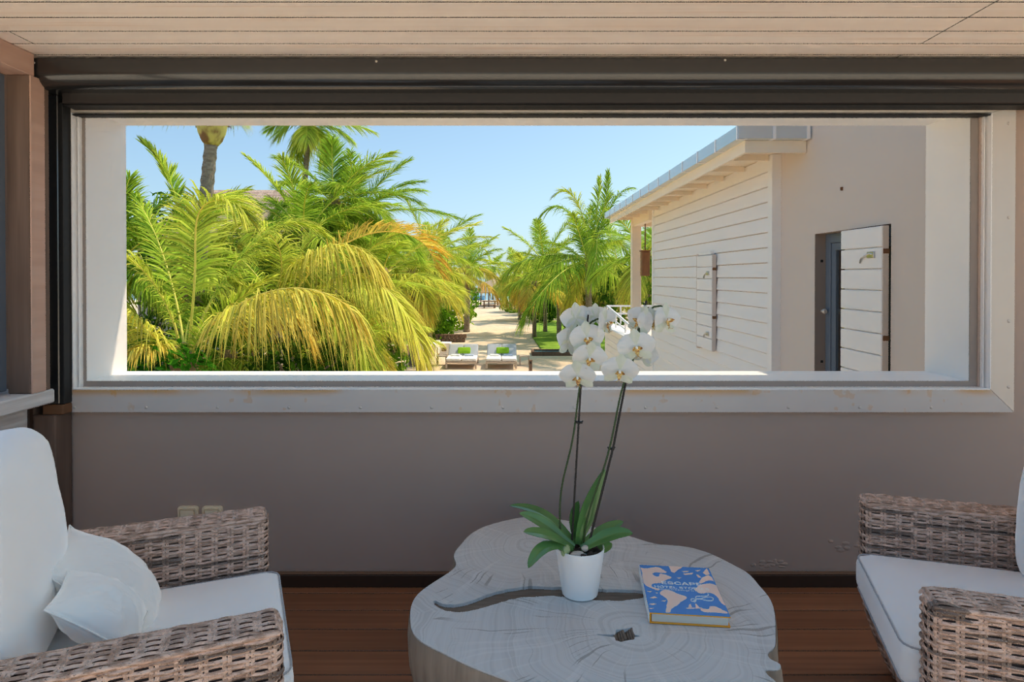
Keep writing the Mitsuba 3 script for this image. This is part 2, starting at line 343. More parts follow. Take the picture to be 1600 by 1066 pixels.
# two power sockets behind the left armchair
mat('cream_plastic', S(240, 220, 186), rough=0.4)
for i, px in enumerate((295, 333)):
    sk = thing('power_socket', ['cream wall socket above the left wicker armrest, left of the pair', 'cream wall socket above the left wicker armrest, right of the pair'][i], 'socket', 'cream sockets on the taupe wall')
    c = W(px, 806, WALLY)
    def rr_(w, r): return affinity.translate(sbox(-w / 2 + r, -w / 2 + r, w / 2 - r, w / 2 - r).buffer(r, quad_segs=4), c[0], c[2])
    def face(poly, y0, y1):
        vv, ff = prism(poly, 1.0); return np.stack([vv[:, 0], y0 + vv[:, 2] * (y1 - y0), vv[:, 1]], 1), ff[:, ::-1]
    put('plate', face(rr_(0.092, 0.014), WALLY - 0.010, WALLY - 0.0005), 'mat_cream_plastic', sk)
    put('rim', face(rr_(0.078, 0.008).difference(rr_(0.070, 0.006)), WALLY - 0.017, WALLY - 0.0095), 'mat_cream_plastic', sk)
    put('cover', face(rr_(0.060, 0.004), WALLY - 0.018, WALLY - 0.0095), 'mat_cream_plastic', sk)

# ================================================================ THE HOUSE ON THE RIGHT
sb = tag(numbered('wall_house'), 'smooth beige house wall to the right outside the window', 'house wall')
SX = 2.9
# opening of the small window: y from 5.59 to 6.05, hidden under the open shutter beyond
oy0, oy1, oz0, oz1 = 4.85, 6.055, -0.25, 1.80
wp = sbox(3.217, GROUND, 6.81, 3.20).difference(sbox(oy0, oz0, oy1, oz1))
vv, ff = prism(wp, 1.0)
put('plaster', (np.stack([SX + vv[:, 2] * 0.16, vv[:, 0], vv[:, 1]], 1), ff), 'mat_beige_paint', sb)
put('body', bx(SX + 0.45, 8.0, 3.22, 6.80, GROUND, 3.20), 'mat_beige_paint', sb)
put('eave', bx(2.60, 8.3, 3.05, 7.0, 3.20, 3.34, 0.01), 'mat_cream_paint', sb)
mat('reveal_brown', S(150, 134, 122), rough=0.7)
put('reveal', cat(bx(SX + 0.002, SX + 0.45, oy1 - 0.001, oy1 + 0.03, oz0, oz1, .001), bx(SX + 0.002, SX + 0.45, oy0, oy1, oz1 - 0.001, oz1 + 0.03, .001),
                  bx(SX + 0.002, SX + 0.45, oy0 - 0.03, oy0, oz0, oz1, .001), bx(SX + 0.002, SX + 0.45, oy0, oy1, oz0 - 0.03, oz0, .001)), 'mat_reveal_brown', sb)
w3 = tag(numbered('window_3'), 'slate blue window set deep in the beige house wall', kind='structure')
for nm, a in (('frame_stile', (oy1 - 0.09, oy1 - 0.002, oz0, oz1)), ('frame_stile', (oy0, oy0 + 0.09, oz0, oz1)), ('frame_rail', (oy0, oy1, oz1 - 0.09, oz1 - 0.002)), ('frame_rail', (oy0, oy1, oz0 + .002, oz0 + 0.09))):
    put(nm, bx(SX + 0.10, SX + 0.16, *a, 0.006), 'mat_slate_frame', w3)
for nm, a in (('sash', (oy1 - 0.16, oy1 - 0.085, oz0 + .09, oz1 - .09)), ('sash', (oy0 + .09, oy1 - .09, oz1 - 0.16, oz1 - 0.09))):
    put(nm, bx(SX + 0.115, SX + 0.15, *a, 0.005), 'mat_slate_frame', w3)
put('pane', (np.array([[SX + .13, oy0 + .09, oz0 + .09], [SX + .13, oy1 - .12, oz0 + .09], [SX + .13, oy1 - .12, oz1 - .12], [SX + .13, oy0 + .09, oz1 - .12]]), np.array([[0, 1, 2], [0, 2, 3]])), 'mat_pane', w3)
put('back_sheet', bx(SX + 0.30, SX + 0.31, oy0, oy1, oz0, oz1), 'mat_black_matt', w3)  # flat black sheet across the opening behind the pane
kn = lathe([(0.0, 0), (0.012, 0), (0.010, 0.035), (0.022, 0.045), (0.024, 0.06), (0.016, 0.07), (0, 0.071)], 20)
p = W(1284, 486, oy1); put('stop_knob', xf(kn, rotx(math.pi / 2), (p[0] , oy1, p[2])), 'mat_aluminium', sb, smooth=40)
for py in (408, 565):
    p = W(1284, py, oy1); put('bolt_hole', bx(p[0] - .012, p[0] + .012, oy1 - 0.004, oy1 + 0.002, p[2] - .012, p[2] + .012, 0.004), 'mat_black_matt', sb)
put('pin', bx(SX - 0.02, SX + 0.01, 5.55, 5.56, 2.145, 2.175, 0.003), 'mat_rusty_iron', sb)

def shutter(name, label, X, y0, y1, z0, z1, thick, n, seed):
    """A board shutter parallel to y, its near edge facing the viewer."""
    t = thing(name, label, 'shutter', 'white board shutters of the house on the right')
    h = (z1 - z0) / n
    for k in range(n):
        put('board', bx(X, X + thick * 0.75, y0, y1, z0 + k * h + 0.005, z0 + (k + 1) * h - 0.004, 0.004), 'mat_clapboard', t)
    put('edge', bx(X + 0.008, X + thick, y0 - 0.002, y0 + 0.03, z0 + .002, z1 - 0.002, 0.002), 'mat_beige_paint', t)
    put('back_board', bx(X + thick * 0.6, X + thick, y0 + 0.02, y1, z0 + 0.004, z1 - 0.004, 0.003), 'mat_clapboard', t)
    for k in (1, 5):
        if k < n: put('hinge', bx(X + 0.010, X + thick + 0.004, y0 - 0.006, y0 + 0.004, z0 + (n - k) * h - 0.05, z0 + (n - k) * h - 0.012, 0.002), 'mat_rusty_iron', t)
    return t, h
sX = 2.84
s1, hh = shutter('window_shutter', 'white board shutter with a chrome hook, open against the beige house wall', sX, sX / 0.5835, sX / 0.5195, 1.79 - 13 * 0.166, 1.79, 0.055, 13, 1)
def hook(X, py, yy, s, parent):
    p = np.array([X - 0.012, yy, EYE - (py - HY) / 1000 * yy])
    put('hook', cat(tube([p + [0, -.07 * s, .012 * s], p + [0, -.02 * s, .02 * s], p + [0, .05 * s, .0], p + [0, .11 * s, -.02 * s], p + [0, .13 * s, -.06 * s]], 0.009 * s, 8),
                    bx(p[0] - .004, p[0] + .014, yy - .085 * s, yy + .02 * s, p[2] - .02 * s, p[2] + .035 * s, .004)), 'mat_chrome', parent, smooth=40, label='chrome hook')
hook(sX, 400, 5.03, 0.9, s1)

# clapboard wing
CX = 2.825; cy0, cy1 = 6.81, 12.5
cb = thing('clapboard_house', 'white clapboard house wing with a zinc gutter, right of the palm path', 'house')
put('core', bx(CX + 0.02, 8.0, cy0 + 0.01, cy1 - 0.01, GROUND, 2.72), 'mat_beige_paint', cb)
hb = 0.165; zt = 2.70
clap = None
for k in range(34):
    z1 = zt - k * hb; z0 = z1 - hb
    prof = np.array([[CX + 0.018, z0 + .008], [CX - 0.016, z0 + .006], [CX - 0.018, z0 + 0.014], [CX + 0.000, z1 - 0.002], [CX + 0.018, z1 - .002]])
    vv, ff = prism(Polygon(prof - [0, z0]), 1.0)
    m = (np.stack([vv[:, 0], cy0 + 0.10 + vv[:, 2] * (cy1 - cy0 - 0.12), vv[:, 1]], 1), ff[:, ::-1])
    if clap is None: clap = mikit.ply(m, 'mat_clapboard')
    put('clapboard', None, None, cb, shape=clap, tw=T4().translate([0, 0, z0]))
put('corner_board', bx(CX - 0.022, SX + 0.01, cy0 - 0.002, cy0 + 0.11, GROUND, 2.70, 0.003), 'mat_white_paint', cb)
put('corner_board', bx(CX - 0.022, CX + 0.05, cy1 - 0.12, cy1 + 0.01, GROUND, 2.70, 0.003), 'mat_white_paint', cb)
# veranda beyond it
put('post', bx(2.722, 2.922, 14.05, 14.25, -0.4, 2.62, 0.006), 'mat_cream_paint', cb, label='square veranda post')
put('beam', bx(2.74, 2.90, cy1, 14.3, 2.50, 2.70, 0.006), 'mat_cream_paint', cb)
put('beam', bx(2.74, 8.0, 14.07, 14.23, 2.50, 2.70, 0.006), 'mat_cream_paint', cb)
# roof, fascia, rafter ends, gutters
GXo, gy0, gy1 = 2.197, 6.12, 14.55
def roofmesh():
    a = [(GXo + 0.05, gy0 + 0.05, 2.80), (GXo + 0.05, gy1 - 0.05, 2.80), (8.0, gy1 - 2.5, 4.6), (8.0, gy0 + 2.5, 4.6), (8.0, gy1 - .05, 2.80), (8.0, gy0 + .05, 2.80)]
    top = np.array(a); bot = top - [0, 0, 0.05]
    V = np.vstack([top, bot]); Fc = [[0, 3, 2], [0, 2, 1], [1, 2, 4], [0, 5, 3], [6, 8, 9], [6, 7, 8], [7, 10, 8], [6, 9, 11], [0, 1, 7], [0, 7, 6], [1, 4, 10], [1, 10, 7], [5, 0, 6], [5, 6, 11]]
    return V, np.array(Fc)
put('roof', roofmesh(), 'mat_zinc', cb, label='zinc roof')
put('soffit', bx(GXo + 0.10, 8.0, gy0 + 0.12, gy1 - 0.12, 2.705, 2.73, 0.002), 'mat_cream_paint', cb)
put('fascia', bx(GXo + 0.10, GXo + 0.13, gy0 + 0.10, gy1 - 0.10, 2.60, 2.72, 0.003), 'mat_cream_paint', cb)  # cream here stands in for yellowish sun bounce on the fascia
put('fascia', bx(GXo + 0.10, SX - 0.005, gy0 + 0.10, gy0 + 0.13, 2.60, 2.72, 0.003), 'mat_cream_paint', cb)
for k in range(11):
    y = gy0 + 0.75 + k * 0.72
    put('rafter', bx(GXo + 0.132, CX - 0.03, y, y + 0.06, 2.64, 2.704, 0.003), 'mat_cream_paint', cb)
def gutter(p0, p1, side):
    """U-shaped gutter of square section from p0 to p1 (its outer bottom edge), side = unit vector towards the house."""
    p0, p1, side = np.array(p0, float), np.array(p1, float), np.array(side, float)
    sec = [(0, 0.125), (0, 0.0), (0.10, 0.0), (0.10, 0.125), (0.094, 0.125), (0.094, 0.006), (0.006, 0.006), (0.006, 0.118), (0.016, 0.118), (0.016, 0.125)]
    V = np.array([p + side * a + np.array([0, 0, 1]) * b for p in (p0, p1) for a, b in sec]); n = len(sec)
    Fc = []
    for i in range(n):
        j = (i + 1) % n; Fc += [[i, j, n + j], [i, n + j, n + i]]
    return V, np.array(Fc)
gk = thing('rain_gutter', 'zinc rain gutter along the eaves of the clapboard house', 'gutter')
put('channel', gutter((GXo, gy0, 2.72), (GXo, gy1, 2.72), (1, 0, 0)), 'mat_zinc', gk)
put('channel', gutter((GXo, gy0, 2.72), (SX - 0.012, gy0, 2.72), (0, 1, 0)), 'mat_zinc', gk)
for k in range(14):
    y = gy0 + 0.02 + k * 0.645
    put('strap', cat(bx(GXo - 0.006, GXo - 0.001, y, y + 0.03, 2.715, 2.848, .001), bx(GXo - .006, GXo + 0.10, y, y + .03, 2.713, 2.719, .001), bx(GXo - .006, GXo + .1, y, y + .03, 2.844, 2.849, .001)), 'mat_aluminium_white', gk)
for x in (GXo + 0.33, SX - 0.05):
    put('strap', cat(bx(x, x + 0.03, gy0 - 0.006, gy0 - 0.001, 2.715, 2.848, .001), bx(x, x + .03, gy0 - .006, gy0 + .1, 2.713, 2.719, .001)), 'mat_aluminium_white', gk)
# small window with its shutter in the clapboards
ya, yb = 8.62, 9.30
z0_, z1_ = 0.385, 1.695
w4 = tag(numbered('window_4'), 'small shuttered window in the clapboard wall', kind='structure')
put('casing', bx(CX - 0.075, CX + 0.0, yb + 0.0, yb + 0.06, z0_ - .03, z1_ + .03, .003), 'mat_beige_paint', w4)
put('casing', bx(CX - 0.06, CX + 0.0, ya + 0.12, yb, z1_ + 0.005, z1_ + 0.05, .003), 'mat_clapboard', w4)
s2, hh = shutter('window_shutter', 'smaller white board shutter on the clapboard wall, with two hooks', CX - 0.085, ya, yb, z0_, z1_, 0.062, 8, 2)
hook(CX - 0.085, 428, 8.80, 1.0, s2); hook(CX - 0.085, 522, 8.80, 1.0, s2)
# wooden box hung in the veranda
def woodbox_fn(p, n, uv): return mix((0.17, 0.075, 0.03), (0.34, 0.16, 0.07), fbm(p.x * 30, p.y * 30, p.z * 5, 3))
mat('warm_wood', fn=woodbox_fn, rough=0.5)
t = thing('hanging_box', 'brown wooden box hanging in the veranda behind the square post', 'lantern')
c = W(1008, 412, 13.4)
put('body', bx(c[0] - .085, c[0] + .085, 13.32, 13.49, c[2] - .26, c[2] + .25, .01), 'mat_warm_wood', t)
put('cap', bx(c[0] - .10, c[0] + .10, 13.30, 13.51, c[2] + .25, c[2] + .28, .006), 'mat_warm_wood', t)
put('chain', tube([(c[0], 13.4, c[2] + .27), (c[0], 13.4, 2.71)], 0.012, 6), 'mat_rusty_iron', t)
# terrace beyond with parapet and railing
te = thing('terrace', 'clapboard-faced terrace with a white edge beyond the house corner', 'terrace')
put('body', bx(CX + 0.03, 8.0, 12.52, 18.6, GROUND, -0.02), 'mat_beige_paint', te)
for k in range(18):
    put('clapboard', None, None, te, shape=mikit.ply(bx(CX - 0.01, CX + 0.028, 12.52, 18.62, 0.0, hb - 0.006, 0.006), 'mat_clapboard') if k == 0 else _terr, tw=T4().translate([0, 0, -0.03 - (k + 1) * hb]))
    if k == 0: _terr = {q: u for q, u in scene[te + '__clapboard'].items() if q != 'to_world'}
put('coping', bx(CX - 0.16, CX + 0.25, 12.52, 18.75, -0.03, 0.03, 0.01), 'mat_white_paint', te, label='white coping')
rl_ = thing('railing', 'white metal railing on the terrace behind the orchid', 'railing')
ra = [W(946, 480, 18.6), W(986, 480, 17.2)]
for x in (2.86, 3.25, 3.7): put('post', bx(x - .02, x + .02, 18.45, 18.49, 0.03, 0.56, .003), 'mat_white_paint', rl_)
for z in (0.52, 0.30): put('rail', bx(2.86, 5.5, 18.45, 18.49, z, z + 0.05, .003), 'mat_white_paint', rl_)
for y in (17.0, 15.6): put('post', bx(2.84, 2.88, y - .02, y + .02, 0.03, 0.46 - (18.47 - y) * 0.06, .003), 'mat_white_paint', rl_)
put('rail', tube([(2.86, 18.47, 0.54), (2.86, 14.3, 0.18)], 0.035, 6), 'mat_white_paint', rl_)
put('rail', tube([(2.86, 18.47, 0.30), (2.86, 15.5, 0.10)], 0.02, 6), 'mat_white_paint', rl_)
# ================================================================ WICKER ARMCHAIRS
def wicker_fn(p, n, uv):
    f = fbm(p.x * 55, p.y * 55, p.z * 160, 2)
    sp = noise(p.x * 420, p.y * 420, p.z * 420)
    row = cell_rand(dr.floor(p.z / 0.0115), dr.floor((p.x + p.y) * 3.1), 2)
    c = mix((0.70, 0.47, 0.36), (0.40, 0.24, 0.17), smoothstep(0.35, 0.68, f))
    c = mix(c, (0.060, 0.042, 0.034), smoothstep(0.80, 0.88, row) * 0.75)
    c = mix(c, (0.62, 0.54, 0.46), smoothstep(0.72, 0.9, sp) * 0.55)
    return mix(c, (0.05, 0.035, 0.03), smoothstep(0.26, 0.14, sp) * 0.65)
mat('wicker', fn=wicker_fn, rough=0.42, spec=0.5)
mat('wicker_core', (0.11, 0.072, 0.055), rough=0.8)
mat('cushion', S(242, 240, 238), rough=0.85, spec=0.15, sheen=0.3)
mat('pillow', S(244, 241, 236), rough=0.85, spec=0.15, sheen=0.3)
mat('piping', S(168, 168, 172), rough=0.8)
PS, PR = 0.046, 0.0115
def path_resample(P, step):
    P = np.asarray(P, float); s = np.r_[0, np.cumsum(np.linalg.norm(np.diff(P, axis=0), axis=1))]
    n = max(2, int(round(s[-1] / step)) + 1); t = np.linspace(0, s[-1], n)
    return np.stack([np.interp(t, s, P[:, k]) for k in range(P.shape[1])], 1), t
def weave(P, out, rows, amp=0.0036, seed=0, stakes=True):
    """Woven strands. P (n, 3): the path of the lowest row; out (n, 3): outward directions; rows: list of (offset vector array or vector) of the rows."""
    r = np.random.default_rng(seed); n = len(P); t = np.arange(n) * (PS / 6)
    vs, fs, off = [], [], 0
    rows = [np.broadcast_to(np.asarray(q, float), P.shape) for q in rows]
    for k, q in enumerate(rows):
        up = (rows[min(k + 1, len(rows) - 1)] - rows[max(k - 1, 0)]); up = up / np.maximum(np.linalg.norm(up, axis=1, keepdims=True), 1e-9)
        jit = 0.0008 * np.interp(t, np.linspace(0, t[-1], 40), r.normal(0, 1, 40))
        o = amp * np.cos(np.pi * t / PS + np.pi * k + 0.25 * np.sin(t * 3 + k)) + amp * 0.3 * r.normal() * 0.5
        h = PR * r.uniform(0.86, 1.06) * 0.5
        base = P + q + up * jit[:, None]
        lines = [base + up * a * h + out * (o[:, None] + b) for a, b in ((-1, -0.0022), (-0.35, 0.0012), (0.35, 0.0012), (1, -0.0022))]
        v, f = grid(np.stack(lines, 1)); vs.append(v); fs.append(f + off); off += len(v)
    if stakes:
        T0 = np.gradient(P, axis=0); T0 /= np.linalg.norm(T0, axis=1, keepdims=True)
        for i in range(3, n - 1, 6):
            for d in (-0.0055, 0.0055):
                L = np.stack([P[i] + q[i] + T0[i] * d for q in rows]); w = T0[i] * 0.0042
                v, f = grid(np.stack([L - w, L + out[i] * 0.002, L + w], 1)); vs.append(v); fs.append(f + off); off += len(v)
    return np.vstack(vs), np.vstack(fs)
def rounded_loop(x0, x1, y0, y1, r, n=6):
    pts = []
    for cx, cy, a0 in ((x1 - r, y1 - r, 0), (x0 + r, y1 - r, 90), (x0 + r, y0 + r, 180), (x1 - r, y0 + r, 270)):
        for a in np.radians(np.linspace(a0, a0 + 90, n)): pts.append((cx + r * math.cos(a), cy + r * math.sin(a)))
    pts.append(pts[0]); return np.array(pts)
def armchair(label, origin, heading, bx0, seed, back_label):
    ch = thing('wicker_armchair', label, 'armchair', 'wicker armchairs with white cushions')
    R = rotz(heading); o3 = np.array([origin[0], origin[1], 0.0])
    P_ = lambda m: xf(m, R, o3)
    top = 0.62; X0, X1 = -0.42, 0.40
    taper = lambda z: 0.10 * np.clip((0.30 - z) / 0.30, 0, 1) ** 1.5
    for s in (1, -1):
        ya, yb = (0.31, 0.42) if s > 0 else (-0.42, -0.31)
        lp, _ = path_resample(rounded_loop(X0, X1, ya, yb, 0.022), PS / 6)
        c = np.array([(X0 + X1) / 2, (ya + yb) / 2]); d = np.gradient(lp, axis=0); out = np.stack([d[:, 1], -d[:, 0]], 1)
        out /= np.linalg.norm(out, axis=1, keepdims=True); out = np.c_[out, np.zeros(len(out))]
        Pb = np.c_[lp, np.zeros(len(lp))]
        zs = np.arange(0.012, top - 0.016, PR); fw = np.clip((lp[:, 0] - X0) / (X1 - X0), 0, 1)
        rows = [np.stack([-taper(z) * fw, 0 * fw, 0 * fw + z], 1) for z in zs]
        core = bx(X0 + .008, X1 - .010, ya + .008, yb - .008, 0.28, top - 0.010, 0.012)
        arm = put('armrest', P_(core), 'mat_wicker_core', ch)
        core2 = bx(X0 + .008, X1 - .110, ya + .008, yb - .008, 0.012, 0.29, 0.012)
        put('post', P_(core2), 'mat_wicker_core', arm)
        put('side_weave', P_(weave(Pb, out, rows, seed=seed + s)), 'mat_wicker', arm, smooth=True, kind='stuff')
        # the top: strands along the arm, bending down over the front edge
        w = yb - ya - 0.02; nr = 10
        pth = np.array([(X0 + .01, top)] + [(X1 - 0.022 + 0.022 * math.sin(a), top - 0.022 + 0.022 * math.cos(a)) for a in np.linspace(0, 1.45, 6)])
        pr, _ = path_resample(pth, PS / 6); d = np.gradient(pr, axis=0); d /= np.linalg.norm(d, axis=1, keepdims=True)
        Pt = np.stack([pr[:, 0], 0 * pr[:, 0] + ya + 0.012, pr[:, 1] - 0.004], 1); ot = np.stack([-d[:, 1], 0 * d[:, 0], d[:, 0]], 1)
        put('top_weave', P_(weave(Pt, ot, [(0, k * (w - 0.004) / (nr - 1), 0) for k in range(nr)], amp=0.0035, seed=seed + 5 + s)), 'mat_wicker', arm, smooth=True, kind='stuff')
        for yy in (ya + 0.003, yb - 0.003):
            lnp = np.array([(X0 + .01, yy, top - 0.011), (X1 - 0.03, yy, top - 0.011), (X1 - 0.006, yy + (0.006 if yy == ya + .003 else -.006), top - 0.014)])
            put('edge_strand', P_(tube(path_resample(lnp, 0.03)[0], 0.0065, 6)), 'mat_wicker', arm, smooth=True)
    # front panel and back
    ys = np.arange(-0.31, 0.31, PS / 6); Pf = np.stack([0 * ys + X1 - 0.01, ys, 0 * ys], 1); of = np.tile([1.0, 0, 0], (len(ys), 1))
    fr = put('front_panel', P_(bx(0.23, X1 - 0.11, -0.31, 0.31, 0.02, 0.30, 0.005)), 'mat_wicker_core', ch)
    put('panel_core', P_(bx(0.0, X1 - 0.05, -0.31, 0.31, 0.20, 0.32, 0.005)), 'mat_wicker_core', fr)
    put('weave', P_(weave(Pf, of, [(-taper(z), 0, z) for z in np.arange(0.012, 0.335, PR)], seed=seed + 9)), 'mat_wicker', fr, smooth=True, kind='stuff')
    bk = put('backrest', P_(bx(-0.46, -0.40, -0.42, 0.42, 0.02, 0.86, 0.02)), 'mat_wicker_core', ch)
    for xx, sg in ((-0.395, 1), (-0.465, -1)):
        Pk = np.stack([0 * ys + xx, ys * 1.33, 0 * ys], 1)
        put('weave', P_(weave(Pk, of * sg, [(0, 0, z) for z in np.arange(0.03, 0.86, PR)], seed=seed + 11)), 'mat_wicker', bk, smooth=True, kind='stuff')
    # cushions
    seat = rbox(0.80 + 0.02, 0.60, 0.125, 0.035, 0.012, 16)
    sc_ = put('seat_cushion', P_(move(seat, (0.025, 0, 0.388))), 'mat_cushion', ch, smooth=True, label='white seat cushion')
    for z in (0.440, 0.338):
        ring = rounded_loop(-0.378, 0.431, -0.296, 0.296, 0.04)
        put('piping', P_(tube(np.c_[path_resample(ring, 0.02)[0], np.full(len(path_resample(ring, 0.02)[0]), z)], 0.0026, 6, caps=False)), 'mat_piping', sc_, smooth=True)
    bcv, bcf = rbox(0.24, 0.60, 0.56, 0.075, 0.0, 18)
    w_ = (1 - np.clip(np.abs(bcv[:, 1]) / .30, 0, 1) ** 2.2) * (1 - np.clip(np.abs(bcv[:, 2]) / .28, 0, 1) ** 2.2)
    bcv[:, 0] += np.sign(bcv[:, 0]) * w_ * 0.035 * (bcv[:, 0] > 0) + (meshkit.fbm(bcv * 9 + seed, 3) - 0.5) * 0.02
    bcv, bcf = xf((bcv, bcf), roty(-0.10))
    put('back_cushion', P_(move((bcv, bcf), (bx0 - 0.155, 0, 0.70))), 'mat_cushion', ch, smooth=True, label=back_label)
    return P_
PL = armchair('wicker armchair with white cushions at the left edge, holding two throw pillows', (-1.032, 1.642), math.radians(23), -0.118, 10, 'tall white back cushion')
PRt = armchair('wicker armchair with a bare white seat cushion at the right edge', (1.524, 1.797), math.radians(162), 0.0, 40, 'white back cushion')

def pillow(w, t, seed, n=40):
    k = np.linspace(-1, 1, n); u, v = np.meshgrid(k, k, indexing='ij')
    e = np.clip((1 - np.abs(u) ** 2.2), 0, 1) * np.clip((1 - np.abs(v) ** 2.2), 0, 1)
    pin = 1 - 0.10 * (1 - np.abs(u) ** 2) * 0 - 0.07 * (1 - v ** 2) * u ** 2
    x = u * w / 2 * (1 - 0.085 * (1 - v ** 2) * np.abs(u) ** 1.5); y = v * w / 2 * (1 - 0.085 * (1 - u ** 2) * np.abs(v) ** 1.5)
    h = t / 2 * e ** 0.72
    ang = np.arctan2(v, u); rad = np.hypot(u, v)
    wr = (meshkit.fbm(np.stack([ang * 2.6, rad * 1.2, 0 * u + seed], -1) * 1.6, 3) - 0.5) * 0.030 * np.clip(rad, 0, 1) * e ** 0.35 + (meshkit.fbm(np.stack([u * 2, v * 5, 0 * u + seed + 5], -1), 3) - .5) * 0.014 * e ** .5
    a, fa = grid(np.stack([x, y, h + wr], -1)); b, fb = grid(np.stack([x, y, -h + wr * 0.5], -1))
    t_ = trimesh.Trimesh(np.vstack([a, b]), np.vstack([fa, fb[:, ::-1] + len(a)]), process=False); t_.merge_vertices(digits_vertex=5)
    return np.array(t_.vertices), np.array(t_.faces)
def place_pillow(label, w, t, seed, c, ux, lat_tilt, spin):
    k = thing('throw_pillow', label, 'pillow', 'white throw pillows on the left armchair')
    th = math.radians(23)
    fwd = np.array([math.cos(th), math.sin(th), 0]); lat = np.array([-math.sin(th), math.cos(th), 0]); up = np.array([0, 0, 1.0])
    n = fwd * math.cos(ux) + up * math.sin(ux) + lat * lat_tilt; n /= np.linalg.norm(n)
    e1 = np.cross(lat, n); e1 /= np.linalg.norm(e1); e2 = np.cross(n, e1)
    a, b = e1 * math.cos(spin) + e2 * math.sin(spin), -e1 * math.sin(spin) + e2 * math.cos(spin)
    M = np.stack([a, b, n], 1); m = pillow(w, t, seed)
    put('cover', xf(m, M, c), 'mat_pillow', k, smooth=True)
    e = np.linspace(-1, 1, 14); q = w / 2
    edge = [(u * q, -q * (1 - 0.085 * (1 - u * u)), 0) for u in e] + [(q * (1 - 0.085 * (1 - u * u)), u * q, 0) for u in e[1:]] + [(-u * q, q * (1 - 0.085 * (1 - u * u)), 0) for u in e[1:]] + [(-q * (1 - 0.085 * (1 - u * u)), -u * q, 0) for u in e[1:-1]]
    put('seam', xf(tube(np.array(edge), 0.0025, 5, closed=True), M, c), 'mat_pillow', k, smooth=True)
place_pillow('larger white throw pillow leaning on the left back cushion, near the far armrest', 0.37, 0.17, 1.0, W(172, 918, 1.79), 0.74, 0.06, 0.0)
place_pillow('smaller white throw pillow in front, by the near armrest', 0.235, 0.13, 2.0, W(158, 955, 1.57), 0.88, 0.02, 0.0)

# ================================================================ SLAB COFFEE TABLE
TZ = 0.40
def tp(px, py, z=TZ):
    c, s = math.cos(PITCH), math.sin(PITCH); b = (py - CY) / F
    y = (EYE - z) * (c - b * s) / (b * c + s); p = W(px, py, y); return p[:2]
trace = [(500, 73), (400, 95), (330, 120), (280, 155), (250, 190), (232, 212), (228, 238), (236, 262), (200, 300), (130, 345), (80, 385), (55, 430), (50, 490), (62, 540), (100, 578), (160, 610), (230, 645), (330, 690), (450, 735), (560, 775), (720, 812), (900, 835), (1100, 838), (1280, 820), (1400, 795), (1480, 770), (1535, 740),
         (1500, 708), (1490, 692), (1520, 690), (1552, 682), (1548, 664), (1512, 645), (1500, 630), (1520, 605), (1532, 560), (1531, 500), (1522, 435), (1500, 390), (1462, 345), (1420, 300), (1350, 260), (1260, 217), (1150, 189), (1050, 180), (950, 152), (830, 122), (740, 98), (620, 76)]
TO = np.array([tp(620 + x / 2.5806, 780 + y / 2.5806) for x, y in trace])
TO = through(np.vstack([TO, TO[:1]]), 400)[:-1]
outline = Polygon(TO).buffer(0)
def ribbon(pts, w):
    q = np.array([tp(620 + x / 2.5806, 780 + y / 2.5806) for x, y in pts]); w = np.asarray(w)
    c = through(q, 60); ww = np.interp(np.linspace(0, 1, 60), np.linspace(0, 1, len(w)), w) * (0.92 + 0.16 * RNG.random(60))
    d = np.gradient(c, axis=0); d /= np.linalg.norm(d, axis=1, keepdims=True); nn = np.stack([-d[:, 1], d[:, 0]], 1)
    return Polygon(np.vstack([c + nn * ww[:, None], (c - nn * ww[:, None])[::-1]])).buffer(0)
crack = ribbon([(152, 410), (178, 430), (240, 440), (310, 428), (400, 398), (520, 374), (600, 372), (700, 376), (800, 384), (900, 387), (1000, 384), (1060, 392)], [0.004, 0.020, 0.028, 0.030, 0.033, 0.034, 0.030, 0.034, 0.036, 0.036, 0.028, 0.003])
knot = Polygon([tp(620 + x / 2.5806, 780 + y / 2.5806) for x, y in [(884, 526), (915, 524), (935, 520), (950, 517), (952, 532), (960, 548), (958, 566), (930, 570), (905, 576), (882, 570), (878, 552)]])
slit = ribbon([(808, 546), (840, 549), (884, 551)], [0.002, 0.005, 0.007]).union(ribbon([(950, 552), (965, 552), (978, 553)], [0.006, 0.005, 0.001]))
holes = crack.union(knot.buffer(0)).union(slit)
C1, C2, C3 = tp(985, 988), tp(828, 852), tp(1075, 1005)
def top_fn(p, n, uv):
    wx, wy = (fbm(p.x * 5, p.y * 5, 1.0, 3) - 0.5) * 0.10, (fbm(p.x * 5, p.y * 5, 8.0, 3) - 0.5) * 0.10
    d1 = dr.sqrt(dr.square(p.x - C1[0] + wx) + dr.square((p.y - C1[1]) * 0.85 + wy)); d2 = dr.sqrt(dr.square(p.x - C2[0] + wx) + dr.square((p.y - C2[1]) * 0.9 + wy))
    d = dr.minimum(d1, d2 + 0.05)
    ring = noise(d * 95, 3.0) * 0.5 + noise(d * 230, 9.0) * 0.5
    ang = dr.select(d1 < d2 + 0.05, dr.atan2(p.y - C1[1] + wy, p.x - C1[0] + wx), dr.atan2(p.y - C2[1] + wy, p.x - C2[0] + wx))
    ray = fbm(ang * 22, d * 3.0, 5.0, 3)
    c = mix((0.47, 0.445, 0.425), (0.76, 0.74, 0.72), fbm(p.x * 3, p.y * 3, 2.0, 3) * 0.5 + ring * 0.5)
    c = mix(c, (0.38, 0.355, 0.33), smoothstep(0.55, 0.75, ring) * 0.42)
    c = mix(c, (0.78, 0.75, 0.72), smoothstep(0.58, 0.78, ray) * 0.30)
    check = smoothstep(0.80, 0.86, noise(ang * 46, d * 6, 2.0)) * smoothstep(0.5, 0.7, noise(p.x * 9, p.y * 9, 1.0))
    return mix(c, (0.24, 0.215, 0.19), check * 0.6)
mat('slab_top', fn=top_fn, rough=0.55, spec=0.3)
